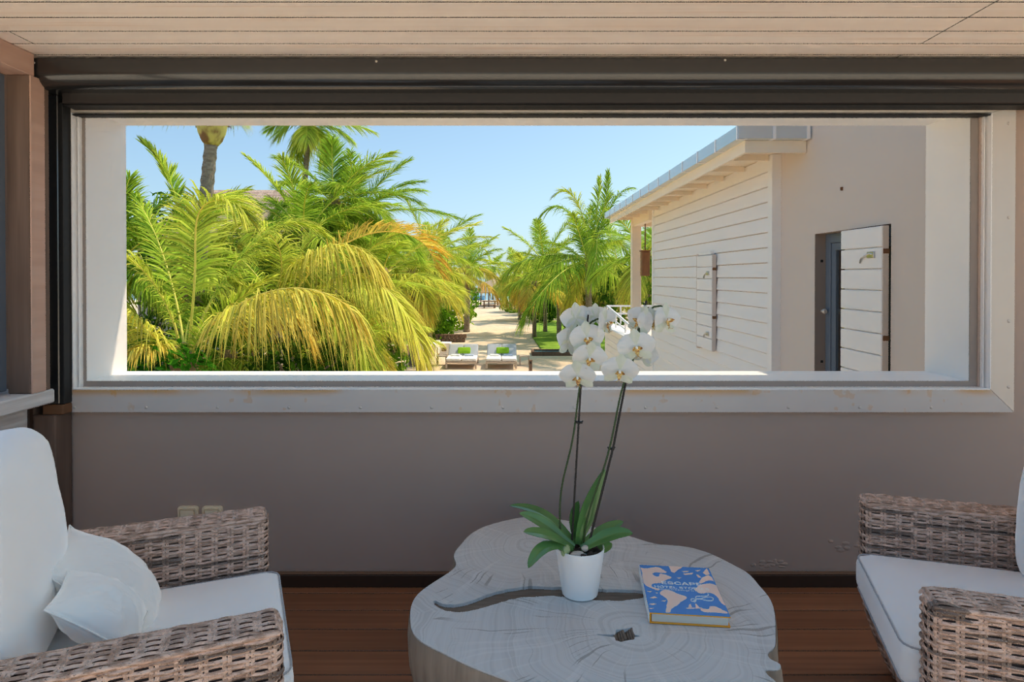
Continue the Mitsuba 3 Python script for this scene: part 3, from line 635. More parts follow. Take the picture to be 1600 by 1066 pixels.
def bark_fn(p, n, uv):
    t = fbm(p.x * 45, p.y * 45, p.z * 4.0, 4)
    return mix((0.17, 0.125, 0.09), (0.42, 0.335, 0.26), t)
mat('slab_side', fn=bark_fn, rough=0.7, spec=0.25)
def split_fn(p, n, uv): return mix((0.085, 0.058, 0.042), (0.25, 0.185, 0.14), fbm(p.x * 12, p.y * 70, p.z * 60, 3))
mat('slab_split', fn=split_fn, rough=0.8)
tb = thing('coffee_table', 'grey tree-trunk slab coffee table with a long crack and a knot hole', 'coffee table')
top = outline.buffer(-0.003).difference(holes)
put('tabletop', move(prism(top, 0.034), (0, 0, TZ - 0.034)), 'mat_slab_top', tb, smooth=30)
n_ = len(TO); cen = TO.mean(0)
zs = [TZ - 0.003, TZ - 0.010, TZ - 0.05, TZ - 0.12, TZ - 0.20, TZ - 0.28, 0.06, 0.0]; sc2 = [0.997, 1.0, 1.008, 0.998, 0.965, 0.91, 0.86, 0.85]
ang = np.arctan2(*(TO - cen).T[::-1]); V = []
smo = np.array([np.convolve(np.r_[TO[-20:, k], TO[:, k], TO[:20, k]], np.ones(21) / 21, 'same')[20:-20] for k in (0, 1)]).T
for z, s_ in zip(zs, sc2):
    w_ = np.clip((TZ - 0.05 - z) / 0.3, 0, 1); q = TO * (1 - w_) + smo * w_
    rip = 1 + 0.018 * w_ * np.sin(ang * 9 + 1) + 0.012 * w_ * np.sin(ang * 17)
    V.append(np.c_[cen + (q - cen) * s_ * rip[:, None], np.full(n_, z)])
V = np.array(V); vg, fg = grid(np.concatenate([V, V[:, :1]], 1))
put('trunk', (vg, fg[:, ::-1]), 'mat_slab_side', tb, smooth=40, label='brown bark-stripped side of the trunk')
put('crack', cat(move(prism(outline.buffer(-0.03), 0.004), (0, 0, TZ - 0.038)), move(prism(crack.buffer(0.006), 0.024), (0, 0, TZ - 0.0335))), 'mat_slab_split', tb, label='brown split wood inside the long crack')
kb = np.array(knot.bounds); ms = []
for i in range(9):
    x = kb[0] + (kb[2] - kb[0]) * (i + 0.5) / 9
    ms.append(bx(x - .0036, x + .0030, kb[1] + 0.010 + 0.004 * (i % 3), kb[3] + 0.002, TZ - 0.034, TZ - 0.002 - 0.003 * ((i * 7) % 4), 0.0008))
put('knot', cat(*ms), 'mat_slab_split', tb, label='splintered brown wood in the knot hole')

# ================================================================ BOOK
bk = thing('book', 'blue hardcover book with pale map art lying on the slab table', 'book')
mat('book_blue', S(66, 132, 205), rough=0.35, spec=0.4); mat('book_orange', S(238, 158, 42), rough=0.45)
mat('book_paper', S(214, 206, 192), rough=0.8); mat('book_pink', S(246, 214, 196), rough=0.4); mat('book_white', S(238, 238, 236), rough=0.4)
b0 = tp(1015, 957.6, TZ + 0.032); bA = math.radians(-6.2); BW, BH, BT = 0.226, 0.305, 0.032
MB = rotz(bA); bo = np.array([b0[0], b0[1], TZ + 0.0015])
B_ = lambda m: xf(m, MB, bo)
put('cover', B_(bx(0, BW, 0, BH, BT - 0.0035, BT, 0.001)), 'mat_book_blue', bk)
put('cover_edge', B_(cat(bx(-0.0002, BW + .0003, -0.0006, BH + .0004, BT - 0.0042, BT - 0.0010, 0.0006), bx(0, BW, -0.0004, BH, 0.0, 0.0035, 0.0008), bx(-0.0005, 0.004, -0.0004, BH, 0.0, BT - 0.004, 0.001))), 'mat_book_orange', bk, label='orange edges of the cover')
put('pages', B_(bx(0.006, BW - 0.005, 0.004, BH - 0.004, 0.003, BT - 0.0036, 0.001)), 'mat_book_paper', bk)
put('spine', B_(bx(-0.0022, -0.0004, 0.0, BH, 0.002, BT - 0.0005, 0.001)), 'mat_book_white', bk, label='pale printed spine')
def bp(zx, zy):
    """A point of the cover from its place in the close view of it."""
    q = tp(980 + zx / 8.2, 860 + zy / 8.2, TZ + 0.0015 + BT); r = rotz(-bA)[:2, :2] @ (q - bo[:2]); return r
inner = sbox(0.0008, 0.0012, BW - 0.0008, BH - 0.0012)
lands = [
    [(430, 530), (470, 512), (560, 520), (640, 555), (700, 575), (760, 600), (740, 635), (690, 660), (650, 700), (600, 730), (560, 770), (545, 800), (505, 800), (500, 750), (505, 690), (515, 640), (480, 600), (440, 575)],
    [(160, 215), (300, 225), (380, 215), (460, 250), (505, 285), (430, 290), (360, 285), (325, 310), (400, 340), (420, 300), (470, 310), (570, 355), (500, 380), (430, 420), (360, 425), (310, 445), (330, 475), (420, 500), (400, 515), (330, 495), (270, 470), (220, 430), (190, 330)],
    [(510, 185), (720, 185), (715, 215), (650, 250), (600, 295), (560, 270), (540, 220)],
    [(890, 480), (930, 445), (1010, 430), (1080, 430), (1160, 470), (1195, 560), (1240, 640), (1280, 720), (1240, 700), (1180, 640), (1120, 570), (1050, 545), (950, 555), (885, 530)],
    [(920, 410), (960, 350), (1040, 320), (1090, 350), (1110, 400), (1060, 385), (1000, 400), (950, 430)],
    [(965, 290), (1020, 230), (1060, 310), (1010, 320)],
    [(880, 310), (920, 320), (950, 355), (910, 350)],
    [(945, 775), (990, 750), (1040, 755), (1060, 725), (1120, 720), (1180, 745), (1230, 770), (1270, 785), (1290, 800), (1130, 800), (1000, 795)],
    [(780, 200), (900, 205), (1010, 195), (960, 215), (860, 222)], [(870, 260), (960, 250), (975, 235), (900, 275)],
    [(700, 270), (790, 265), (780, 280), (720, 282)], [(715, 300), (850, 290), (830, 310), (740, 318)],
    [(270, 690), (340, 680), (375, 690), (330, 705)], [(290, 610), (350, 590), (390, 610), (330, 620)], [(250, 525), (320, 525), (290, 540)], [(430, 650), (500, 640), (480, 660)],
    [(780, 735), (800, 690), (815, 690), (830, 735)], [(870, 690), (885, 685), (925, 735), (880, 735)], [(740, 740), (960, 735), (950, 748), (770, 750)],
    [(630, 350), (700, 352), (665, 366)], [(360, 540), (395, 545), (380, 560)], [(270, 745), (340, 742), (310, 755)]]
pol = []
for q in lands:
    P = np.array([bp(*a) for a in q])
    if len(P) > 9:
        P = through(np.vstack([P, P[:1]]), 90)[:-1]; P = P + 0.0030 * (np.stack([meshkit.fbm(np.c_[P * 160, 0 * P[:, 0] + s_], 3) for s_ in (1, 5)], 1) - .5)
    P = Polygon(P).buffer(0).intersection(inner)
    if P.area > 1e-7: pol.append(P)
put('map_print', B_(move(cat(*[prism(P, 0.0003) for P in pol]), (0, 0, BT - 0.00005))), 'mat_book_pink', bk, label='pale pink landmasses and clouds printed on the cover')
def line_text(s, h, zx, zy, bold=True, wscale=1.0):
    m = meshkit.text_mesh(s, h, 0.0003, bold); q = bp(zx, zy); vv = np.array(m.vertices) * [wscale, 1, 1]
    return move((vv, m.faces), (q[0], q[1], BT + 0.0002))
put('title', B_(cat(line_text('ESCAPE', 0.0185, 432, 432, True, 1.28), line_text('HOTEL STORIES', 0.0130, 345, 478, True, 1.18))), 'mat_book_white', bk, label='white title lettering ESCAPE HOTEL STORIES')
put('subtitle', B_(cat(line_text('Retreat and Refuge in Nature', 0.0075, 390, 505, False, 1.05))), 'mat_book_white', bk)
lp_ = np.array([np.r_[bp(a, b), BT + 0.0006] for a, b in [(1035, 560), (1035, 585), (960, 595), (880, 600), (885, 625), (1000, 610), (1090, 612), (1100, 640), (1020, 650), (930, 628), (870, 640), (835, 660), (815, 640), (850, 625), (880, 650), (850, 665)]])
put('rope_print', B_(tube(through(lp_, 60), 0.0016, 5)), 'mat_book_white', bk, smooth=True)

# ================================================================ POTTED ORCHID
oc = thing('potted_orchid', 'white moth orchid with two staked sprays in a white pot on the slab table', 'orchid')
mat('porcelain', S(232, 232, 230), rough=0.16, spec=0.5, clearcoat=0.4)
PC = np.array([*tp(906, 928), TZ]); PC[1] += 0.0
def at_(px, py, dy=0.0): return W(px, py, PC[1] + dy)
pot = put('pot', move(lathe([(0, 0.002), (0.052, 0.002), (0.0555, 0.004), (0.057, 0.010), (0.0765, 0.146), (0.0765, 0.150), (0.0745, 0.1515), (0.0725, 0.150), (0.070, 0.125), (0.0, 0.120)], 64), PC), 'mat_porcelain', oc, smooth=35, label='white porcelain pot')
mat('bark_chip', (0.05, 0.032, 0.022), rough=0.9); mat('pebble', S(190, 178, 165), rough=0.6); mat('root', S(150, 165, 120), rough=0.6)
r = np.random.default_rng(5); ms = []
for i in range(70):
    a = trimesh.creation.icosphere(subdivisions=1); q = np.array(a.vertices) * r.uniform(.006, .013, 3) * (1 + .25 * r.normal(size=(len(a.vertices), 1)) * .3)
    th, rr2 = r.uniform(0, 6.28), 0.062 * math.sqrt(r.random()); ms.append(xf((q, a.faces), rotz(r.uniform(0, 6)), PC + [rr2 * math.cos(th), rr2 * math.sin(th), 0.131 + r.uniform(0, .010)]))
put('bark_mulch', cat(*ms), 'mat_bark_chip', oc, kind='stuff')
def blob(c, s, a): m = trimesh.creation.icosphere(subdivisions=2); q = np.array(m.vertices); q = q * s * (1 + 0.12 * (meshkit.noise(q * 2 + 3)[:, None] - .5)); return xf((q, m.faces), rotz(a), c)
put('pebble', blob(at_(902, 867, -.045), [.024, .014, .011], 0.2), 'mat_pebble', oc, smooth=True, label='pale pebble')
put('pebble', blob(at_(884, 861, -.04), [.020, .012, .018], 0.9), 'mat_root', oc, smooth=True, label='pale green root')
put('pebble', blob(at_(914, 857, -.03), [.012, .010, .010], 0.4), 'mat_pebble', oc, smooth=True)
# leaves
def leafcol(v, hue): return np.clip(np.array([0.045, 0.105, 0.028])[None] * (1 + 0.3 * v[:, None]) * hue, 0, 1)
mat('orchid_leaf', fn=lambda p, n, uv: mix((0.050, 0.135, 0.035), (0.115, 0.250, 0.065), fbm(p.x * 14, p.y * 14, p.z * 14, 2)), rough=0.26, spec=0.6)
def strap(P, w, face, n=22, fold=0.25):
    c = bez(P, n); t = np.linspace(0, 1, n); Tn = np.gradient(c, axis=0); Tn /= np.linalg.norm(Tn, axis=1, keepdims=True)
    sd = np.cross(Tn, np.asarray(face, float)); sd /= np.linalg.norm(sd, axis=1, keepdims=True); nn = np.cross(sd, Tn)
    ww = w * (np.clip(0.45 + 1.1 * t, 0, 1) * np.clip(1 - np.clip((t - 0.55) / 0.45, 0, 1) ** 2.4, 0.0, 1) ** 0.6)
    rows = [c + sd * (ww * k)[:, None] + nn * (ww * fold * abs(k) - 0.003 * 0)[:, None] for k in (-1, -0.6, -0.2, 0, 0.2, 0.6, 1)]
    a = np.stack(rows, 1); th = 0.0022 * (1 - 0.6 * t)
    b = a - nn[:, None] * th[:, None, None]
    full = np.concatenate([a, b[:, ::-1]], 1); full = np.concatenate([full, full[:, :1]], 1)
    return grid(full)
cr = [902, 853]
LV = [  # pixel chain from the base, depth offsets, half-width, facing
    ([(899, 850), (872, 818), (845, 792), (796, 790)], [0, .02, .06, .10], 0.019, (0, -0.35, 1)),
    ([(898, 854), (872, 838), (850, 812), (811, 802)], [-.01, -.01, -.02, -.03], 0.021, (0.2, -0.7, 1)),
    ([(896, 858), (868, 838), (845, 832), (818, 831)], [-.02, -.05, -.07, -.08], 0.020, (0.1, -0.5, 1)),
    ([(892, 864), (866, 846), (845, 850), (825, 888)], [-.03, -.07, -.10, -.11], 0.024, (-0.7, -0.6, 0.6)),
    ([(903, 850), (908, 815), (920, 790), (946, 733)], [0, .0, .01, .03], 0.026, (0.45, -1, 0.2)),
    ([(905, 852), (912, 822), (925, 800), (939, 768)], [.01, .03, .04, .05], 0.019, (0.5, -1, 0.1)),
    ([(901, 850), (896, 825), (892, 805), (904, 783)], [.02, .03, .04, .05], 0.018, (0.5, -1, 0.1)),
    ([(907, 853), (925, 842), (948, 825), (974, 815)], [.02, .05, .07, .09], 0.021, (0, -0.5, 1)),
    ([(908, 858), (930, 848), (955, 828), (989, 834)], [-.02, -.03, -.04, -.05], 0.022, (0, -0.7, 1)),
    ([(910, 860), (930, 862), (945, 858), (956, 849)], [0, .0, .0, .01], 0.018, (0, -0.7, 1))]
for pts, dy, w, fc in LV:
    put('leaf', strap([at_(*p, d) for p, d in zip(pts, dy)], w, fc), 'mat_orchid_leaf', oc, smooth=True)
mat('stake', (0.012, 0.010, 0.010), rough=0.45); mat('flower_stem', (0.030, 0.060, 0.016), rough=0.45)
put('stake', tube([at_(893, 856), at_(907, 612), at_(919, 492)], [0.0030, 0.0030, 0.0028], 8), 'mat_stake', oc, smooth=40, label='dark left stake')
put('stake', tube([at_(917, 862, -.01), at_(958, 700, -.01), at_(985, 560, -.005), at_(1010, 470, 0)], [0.0036, 0.0036, 0.0034, 0.003], 8), 'mat_stake', oc, smooth=40, label='dark right stake')
put('flower_stem', tube(through([at_(877, 848, .01), at_(875, 790, .01), at_(878, 760, .01), at_(892, 700, 0), at_(903, 625, 0), at_(908, 590, -.005), at_(914, 545, -.012), at_(919, 508, -.01), at_(930, 500, -.01), at_(942, 497, -.02)], 40), 0.0028, 8), 'mat_flower_stem', oc, smooth=True, label='green left flower stem')
put('flower_stem', tube(through([at_(912, 852, .0), at_(930, 770, -.01), at_(947, 720, -.014), at_(963, 650, -.018), at_(978, 590, -.018), at_(990, 560, -.02), at_(998, 520, -.02), at_(1010, 488, -.02), at_(1030, 478, -.03), at_(1042, 484, -.04)], 40), 0.0030, 8), 'mat_flower_stem', oc, smooth=True, label='dark green right flower stem')
for px, py in ((905, 660), (955, 701)):
    c = at_(px, py, -.004); put('clip', cat(bx(c[0] - .010, c[0] + .010, c[1] - .006, c[1] + .006, c[2] - .0035, c[2] + .0035, .002), tube([c + [-.012, 0, .004], c + [0, -.006, 0], c + [.012, 0, .004]], .002, 6)), 'mat_stake', oc)
# flowers, built facing +z with the upper sepal along +y
scene['mat_petal'] = {'type': 'principledthin', 'base_color': proc(lambda p, n, uv: mix((0.80, 0.81, 0.79), (0.87, 0.87, 0.86), fbm(p.x * 60, p.y * 60, p.z * 60, 2))), 'roughness': 0.5, 'diff_trans': 0.7, 'spec_trans': 0.0, 'eta': 1.33}
scene['mat_sepal'] = {'type': 'principledthin', 'base_color': proc(lambda p, n, uv: mix((0.72, 0.77, 0.60), (0.84, 0.85, 0.78), fbm(p.x * 50, p.y * 50, p.z * 50, 2))), 'roughness': 0.5, 'diff_trans': 0.7, 'spec_trans': 0.0, 'eta': 1.33}
mat('lip_yellow', fn=lambda p, n, uv: mix((0.70, 0.52, 0.16), (0.30, 0.10, 0.03), smoothstep(0.40, 0.60, fbm(p.x * 260, p.y * 260, p.z * 260, 3))), rough=0.4)
mat('lip_white', S(240, 238, 228), rough=0.45)
def petal_mesh(L, w, ang, power, cup, wave, seed, n=13):
    """An oval petal from the flower's heart along the direction ang (degrees from +x)."""
    t = np.linspace(0, 1, n); k = np.linspace(-1, 1, 9)
    ww = w * np.sin(np.pi * np.clip(t, 0.03, 0.985) ** power) ** 0.62; ww[0] = w * 0.16; ww[-1] = w * 0.10
    x = L * t[:, None] + 0 * k[None]; y = ww[:, None] * k[None]
    z = cup * (t[:, None] ** 2) * L - 0.22 * w * (k[None] ** 2) * np.sin(np.pi * t)[:, None] + wave * np.sin(k[None] * 4 + seed) * t[:, None] * (np.abs(k[None]) ** 2)
    P = np.stack([x, y, z + 0.001], -1).reshape(-1, 3); a = math.radians(ang)
    _, f = grid(np.zeros((n, 9, 3)))
    return P @ rotz(a).T, f
pet = [mikit.ply(petal_mesh(0.058, 0.036, 14, 0.82, 0.12, 0.003, 1), 'mat_petal', smooth=True), mikit.ply(petal_mesh(0.058, 0.036, 166, 0.82, 0.12, 0.003, 2), 'mat_petal', smooth=True)]
sep = [mikit.ply(petal_mesh(0.056, 0.0185, a, 0.9, -0.06, 0.001, a), 'mat_sepal', smooth=True) for a in (90, 222, 318)]
def lip_m():
    mid = petal_mesh(0.021, 0.007, -90, 0.7, 0.35, 0, 0, 8); mid = move(mid, (0, -0.002, 0.008))
    l = move(petal_mesh(0.014, 0.0075, 152, 0.8, 1.1, 0, 0, 7), (-0.002, -0.004, 0.006)); q = move(petal_mesh(0.014, 0.0075, 28, 0.8, 1.1, 0, 0, 7), (0.002, -0.004, 0.006))
    curl = [tube([(s * .002, -.024, .012), (s * .006, -.028, .018), (s * .011, -.024, .022)], [.0012, .001, .0006], 5) for s in (-1, 1)]
    return cat(mid, l, q, *curl)
lipd = mikit.ply(lip_m(), 'mat_lip_yellow', smooth=True)
colm = trimesh.creation.icosphere(subdivisions=2); cv = np.array(colm.vertices) * [.0045, .005, .009] + [0, .001, .008]
cold = mikit.ply((cv, colm.faces), 'mat_lip_white', smooth=True)
FLW = [  # centre px, depth offset, size, look direction (right, towards viewer, up), roll
    (903, 589, -0.050, 1.00, (-0.25, 1, -0.45), 4), (920, 560, -0.060, 0.98, (0.15, 1, -0.35), -8), (917, 529, -0.052, 0.98, (0.12, 1, -0.1), 6),
    (888, 534, -0.020, 0.98, (-0.85, -0.75, 0.05), 12), (900, 497, 0.006, 0.92, (-0.35, -1, 0.15), -10), (946, 505, -0.030, 0.95, (0.85, 0.65, -0.1), 8), (931, 494, 0.02, 0.75, (0.5, -1, 0.1), 0),
    (968, 580, -0.045, 1.02, (-0.10, 1, -0.35), -6), (994, 543, -0.052, 1.05, (0.0, 1, -0.15), 8), (1000, 502, -0.020, 0.95, (-0.75, 0.6, 0.1), -20), (1018, 503, -0.030, 0.85, (0.15, 1, 0.05), 2), (1041, 500, -0.045, 0.95, (0.55, 0.9, 0.0), -4),
    (1008, 553, -0.005, 0.80, (0.7, -0.8, -0.3), 20)]
for i, (px, py, dy, s, dd, roll) in enumerate(FLW):
    z = np.array([dd[0], -dd[1], dd[2]], float); z /= np.linalg.norm(z); x = np.cross([0, 0, 1.0], z); x /= np.linalg.norm(x); y = np.cross(z, x); a = math.radians(roll)
    x, y = x * math.cos(a) + y * math.sin(a), -x * math.sin(a) + y * math.cos(a)
    M = np.eye(4); M[:3, 0], M[:3, 1], M[:3, 2], M[:3, 3] = x * s, y * s, z * s, at_(px, py, dy); tw = mi.ScalarTransform4f(M.tolist())
    fk = numbered(oc + '__flower')
    for d in sep: put('sepal', None, None, fk, shape=d, tw=tw)
    for d in pet: put('petal', None, None, fk, shape=d, tw=tw)
    put('lip', None, None, fk, shape=lipd, tw=tw); put('column', None, None, fk, shape=cold, tw=tw)
# ================================================================ THE GARDEN
def sand_fn(p, n, uv):
    t = fbm(p.x * 0.6, p.y * 0.6, 0.0, 4); f = fbm(p.x * 14, p.y * 14, 3.0, 2)
    return mix(mix((0.56, 0.43, 0.31), (0.72, 0.59, 0.45), t), (0.40, 0.29, 0.20), smoothstep(0.62, 0.8, f) * 0.4)
mat('sand', fn=sand_fn, rough=0.95, spec=0.1)
def lawn_fn(p, n, uv): return mix((0.10, 0.20, 0.02), (0.26, 0.40, 0.06), fbm(p.x * 2.2, p.y * 2.2, p.z, 4))
mat('lawn', fn=lawn_fn, rough=0.9, spec=0.1)
mat('sea', (0.05, 0.20, 0.30), rough=0.15, spec=0.5)
def soil_fn(p, n, uv): return mix((0.10, 0.085, 0.04), (0.20, 0.17, 0.08), fbm(p.x * 3, p.y * 3, 0.0, 3))
mat('soil', fn=soil_fn, rough=0.95, spec=0.1)
def rough_ground(x0, x1, y0, y1, nx, ny, amp, z):
    x, y = np.meshgrid(np.linspace(x0, x1, nx), np.linspace(y0, y1, ny), indexing='ij')
    return grid(np.stack([x, y, z + amp * (meshkit.fbm(np.stack([x * .5, y * .5, 0 * x], -1), 3) - .5)], -1))
tag(put('ground', rough_ground(-90, 90, -60, 118, 120, 160, 0.08, GROUND), 'mat_sand', smooth=True), kind='structure')
tag(put('sea', grid(np.stack([*np.meshgrid([-3000, 0, 3000.0], [112.0, 600, 5000.0], indexing='ij'), np.full((3, 3), GROUND - 0.35)], -1)), 'mat_sea'), 'blue sea beyond the end of the path', 'sea', kind='stuff')
def bed(name, pts, m, h, label, ctg):
    P = Polygon(pts).buffer(0.5).buffer(-0.3)
    return tag(put(name, move(prism(P, h + 0.15), (0, 0, GROUND - 0.15)), m), label, ctg, kind='stuff')
bed('lawn', [(2.2, 36.5), (9, 36.5), (10, 62), (3.2, 62), (2.4, 54), (1.9, 46)], 'mat_lawn', 0.09, 'bright lawn right of the sandy path behind the loungers', 'lawn')
bed('planting_bed', [(-40, 10), (-5.2, 10), (-5.4, 24), (-5.2, 29.5), (-8, 34), (-40, 40)], 'mat_soil', 0.06, 'dark planting soil beneath the left palms', 'soil')
def planted(px, py):
    y = (EYE - GROUND) * 1000 / (py - HY); return np.array([(px - VX) / 1000 * y, y, GROUND])

# ---------------------------------------------------------------- palms
HUE = np.array([S(112, 162, 56), S(184, 216, 76), S(234, 238, 104), S(252, 230, 116), S(255, 190, 72)])
def hue(h):
    h = np.clip(h, 0, 0.999) * 4; i = np.floor(h).astype(int); t = (h - i)[..., None]; return HUE[i] * (1 - t) + HUE[np.minimum(i + 1, 4)] * t
def frond(P, L, n, h, seed, width=1.0, droop=0.5, up=None, lw=0.022, stalk=0.16, lift0=0.20):
    """Leaflets along the rachis curve P (m, 3): ribbons that leave it on both sides and bend down. h: 0 deep green .. 1 orange."""
    r = np.random.default_rng(seed); m = len(P)
    Tn = np.gradient(P, axis=0); Tn /= np.linalg.norm(Tn, axis=1, keepdims=True)
    U = np.array([0, 0, 1.0]) if up is None else np.asarray(up, float)
    Sd = np.cross(Tn, U); ln = np.linalg.norm(Sd, axis=1, keepdims=True); Sd = np.where(ln > .05, Sd / np.maximum(ln, 1e-6), [1, 0, 0]); Nn = np.cross(Sd, Tn)
    n = int(n * 1.75); L = L * 1.3; lw = lw * .8; t = np.linspace(stalk, 0.995, n); t = np.r_[t, t]; s = np.r_[np.ones(n), -np.ones(n)]; t = np.clip(t + r.normal(0, .004, 2 * n), 0, 1); N = 2 * n
    f = t * (m - 1); i = np.minimum(f.astype(int), m - 2); w = (f - i)[:, None]
    at = P[i] * (1 - w) + P[i + 1] * w; T = Tn[i]; B = Sd[i]; Nq = Nn[i]
    q = np.clip((t - stalk) / (1 - stalk), 0, 1)
    l = L * width * (0.30 + 0.70 * np.sin(np.pi * np.clip(q * 0.88 + 0.06, 0, 1)) ** 0.8) * (1 - 0.25 * q ** 3) * r.uniform(.86, 1.08, N)
    fwd = np.radians(32 + 42 * q) + r.normal(0, .07, N); lift = lift0 + r.normal(0, .12, N)
    d = B * (s * np.cos(fwd))[:, None] + T * np.sin(fwd)[:, None] + Nq * lift[:, None]; d /= np.linalg.norm(d, axis=1, keepdims=True)
    ks = np.array([0, .36, .72, 1.0]); dr_ = droop * r.uniform(.7, 1.35, N)
    C = at[:, None] + d[:, None] * (l[:, None] * ks)[..., None] - np.array([0, 0, 1.0]) * (l[:, None] * dr_[:, None] * ks ** 2)[..., None]
    Wd = np.cross(d, Nq); Wd /= np.maximum(np.linalg.norm(Wd, axis=1, keepdims=True), 1e-6)
    tw = r.normal(0, .45, N)[:, None]; Wd = Wd * np.cos(tw) + np.cross(d, Wd) * np.sin(tw)
    wk = lw * np.array([.55, 1.0, .75])
    V = np.concatenate([np.stack([C[:, k] - Wd * wk[k], C[:, k] + Wd * wk[k]], 1) for k in range(3)] + [C[:, 3:4]], 1)     # (N, 7, 3)
    tri = np.array([[0, 1, 3], [0, 3, 2], [2, 3, 5], [2, 5, 4], [4, 5, 6]])
    Fc = (np.arange(N)[:, None, None] * 7 + tri[None]).reshape(-1, 3)
    hh = h + r.normal(0, .055, N) + 0.10 * (q - .5); base = hue(np.repeat(hh[:, None], 7, 1) + np.array([-.04, -.04, 0, 0, .05, .05, .12]))
    col = base * np.minimum(r.uniform(.42, 1.30, (N, 1, 1)), 1.10)
    return V.reshape(-1, 3), Fc, np.clip(col, 0, 1).reshape(-1, 3)
def add_frond(par, P, L, n, h, seed, rib=True, rad=0.025, **k):
    v, f, c = frond(P, L, n, h, seed, **k)
    key = put('frond', (v, f), 'mat_leaf', par, color=c)
    if rib:
        m = tube(P, np.linspace(rad, rad * .22, len(P)), 5, caps=False)
        put('midrib', m, 'mat_midrib', key, smooth=True, color=np.tile(hue(np.array([min(.98, .55 + .3 * h)])) * 0.9, (len(m[0]), 1)))
    return key
def trunk_mesh(base, crown, r0, r1, lean=(0, 0), rings=26, n=12):
    b, c = np.asarray(base, float), np.asarray(crown, float); mid = (b + c) / 2 + [lean[0], lean[1], 0]
    P = bez([b, mid, c], rings * 3 + 1); t = np.linspace(0, 1, len(P))
    rr_ = r0 + (r1 - r0) * np.clip(t * 1.1, 0, 1) ** 0.7; rr_ = rr_ * np.where(np.arange(len(P)) % 3 == 0, 1.07, np.where(np.arange(len(P)) % 3 == 1, 1.0, .94)); rr_[:4] *= 1.15
    return tube(P, rr_, n)
def trunk_fn(p, n, uv): return mix((0.13, 0.10, 0.08), (0.40, 0.34, 0.28), fbm(p.x * 9, p.y * 9, p.z * 16, 3))
mat('palm_trunk', fn=trunk_fn, rough=0.9, spec=0.15)
mat('palm_fibre', (0.30, 0.21, 0.12), rough=0.9)
def palm(label, crown, base=None, nf=15, L=3.2, h=0.35, seed=0, n=44, ll=0.75, e0=78, e1=-22, r0=0.16, r1=0.11, lean=(0, 0), old=0.35, rib=True, lw=0.022, name='coconut_palm', group=None, az0=None, skip=None, fibre=True, droop=0.55, flop=1.0):
    r = np.random.default_rng(seed + 100); k = thing(name, label, 'palm tree', group); c = np.asarray(crown, float)
    b = np.array([c[0], c[1], GROUND - .02]) if base is None else np.asarray(base, float)
    put('trunk', trunk_mesh(b, c, r0, r1, lean), 'mat_palm_trunk', k, smooth=35)
    if fibre:
        m = trimesh.creation.icosphere(subdivisions=2); q = np.array(m.vertices) * [r1 * 1.5, r1 * 1.5, r1 * 2.6]; q *= 1 + .25 * (meshkit.noise(q * 18)[:, None] - .5)
        put('fibre', move((q, m.faces), c + [0, 0, .04]), 'mat_palm_fibre', k)
    a = r.uniform(0, 6.28) if az0 is None else az0
    for i in range(nf):
        az = a + i * 2.39996; u = i / max(1, nf - 1)
        if skip and skip(az % 6.2832): continue
        el = math.radians(e0 + (e1 - e0) * u ** 0.85 + r.normal(0, 5)); Lf = L * r.uniform(.85, 1.1) * (0.72 + 0.28 * math.sin(math.pi * min(1, u + .25)))
        hd = np.array([math.cos(az), math.sin(az), 0]); bend = (0.28 + 0.55 * u) * flop * r.uniform(.8, 1.2)
        p1 = c + (hd * math.cos(el) + np.array([0, 0, 1]) * math.sin(el)) * Lf * .5
        e2 = el - bend * 1.5; p2 = p1 + (hd * math.cos(e2) + np.array([0, 0, 1]) * math.sin(e2)) * Lf * .55 + np.array([.14, 0, -.03]) * Lf
        P = bez([c, p1, p2], 16)
        add_frond(k, P, ll, n, h + old * (u ** 2.2) * r.uniform(.3, 1.3) + r.normal(0, .05), seed * 31 + i, rib, rad=0.011 * L, lw=lw, droop=droop * (.5 + .8 * u))
    return k
def curve_frond(par, pts, L, n, h, seed, k=22, **kw):
    kw.setdefault('stalk', .24)
    """A single frond along points given as (px, py, depth)."""
    P = through([W(*p) for p in pts], k); return add_frond(par, P, L, n, h, seed, **kw)

# the young palm close by on the left, frond by frond
k1 = palm('nearest young palm at the left, its long yellow frond arching to the right', W(288, 572, 13.0), nf=3, L=2.6, h=.32, seed=1, n=50, ll=.62, r0=.2, r1=.17, e0=70, e1=45)
D = 13.0
curve_frond(k1, [(284, 572, D), (262, 480, D - .3), (232, 432, D - .5), (190, 398, D - .8), (150, 392, D - 1)], .80, 64, .42, 11, stalk=.30, rad=.035, droop=.55)
curve_frond(k1, [(282, 578, D), (258, 545, D - .6), (225, 510, D - 1.1), (180, 482, D - 1.5), (140, 490, D - 1.8)], .75, 60, .55, 12, stalk=.30, rad=.035, droop=.8)
curve_frond(k1, [(294, 565, D), (300, 490, D - .2), (305, 400, D - .4), (312, 330, D - .7), (345, 312, D - 1.1), (380, 335, D - 1.5)], .95, 74, .40, 13, stalk=.30, rad=.036, droop=.5)
curve_frond(k1, [(296, 572, D), (320, 520, D - .5), (370, 478, D - 1.0), (440, 452, D - 1.4), (500, 456, D - 1.7), (552, 486, D - 2.0)], .95, 84, .62, 14, stalk=.30, rad=.034, droop=1.25, lw=.02)
curve_frond(k1, [(300, 575, D), (325, 525, D + .4), (340, 512, D + .8), (420, 480, D + 1.2), (480, 520, D + 1.4)], .80, 60, .72, 15, stalk=.30, rad=.03, droop=1.2)
curve_frond(k1, [(294, 568, D), (330, 470, D + .4), (385, 395, D + .7), (440, 352, D + 1.0), (500, 362, D + 1.3)], .90, 70, .36, 16, stalk=.30, rad=.034, droop=.6)
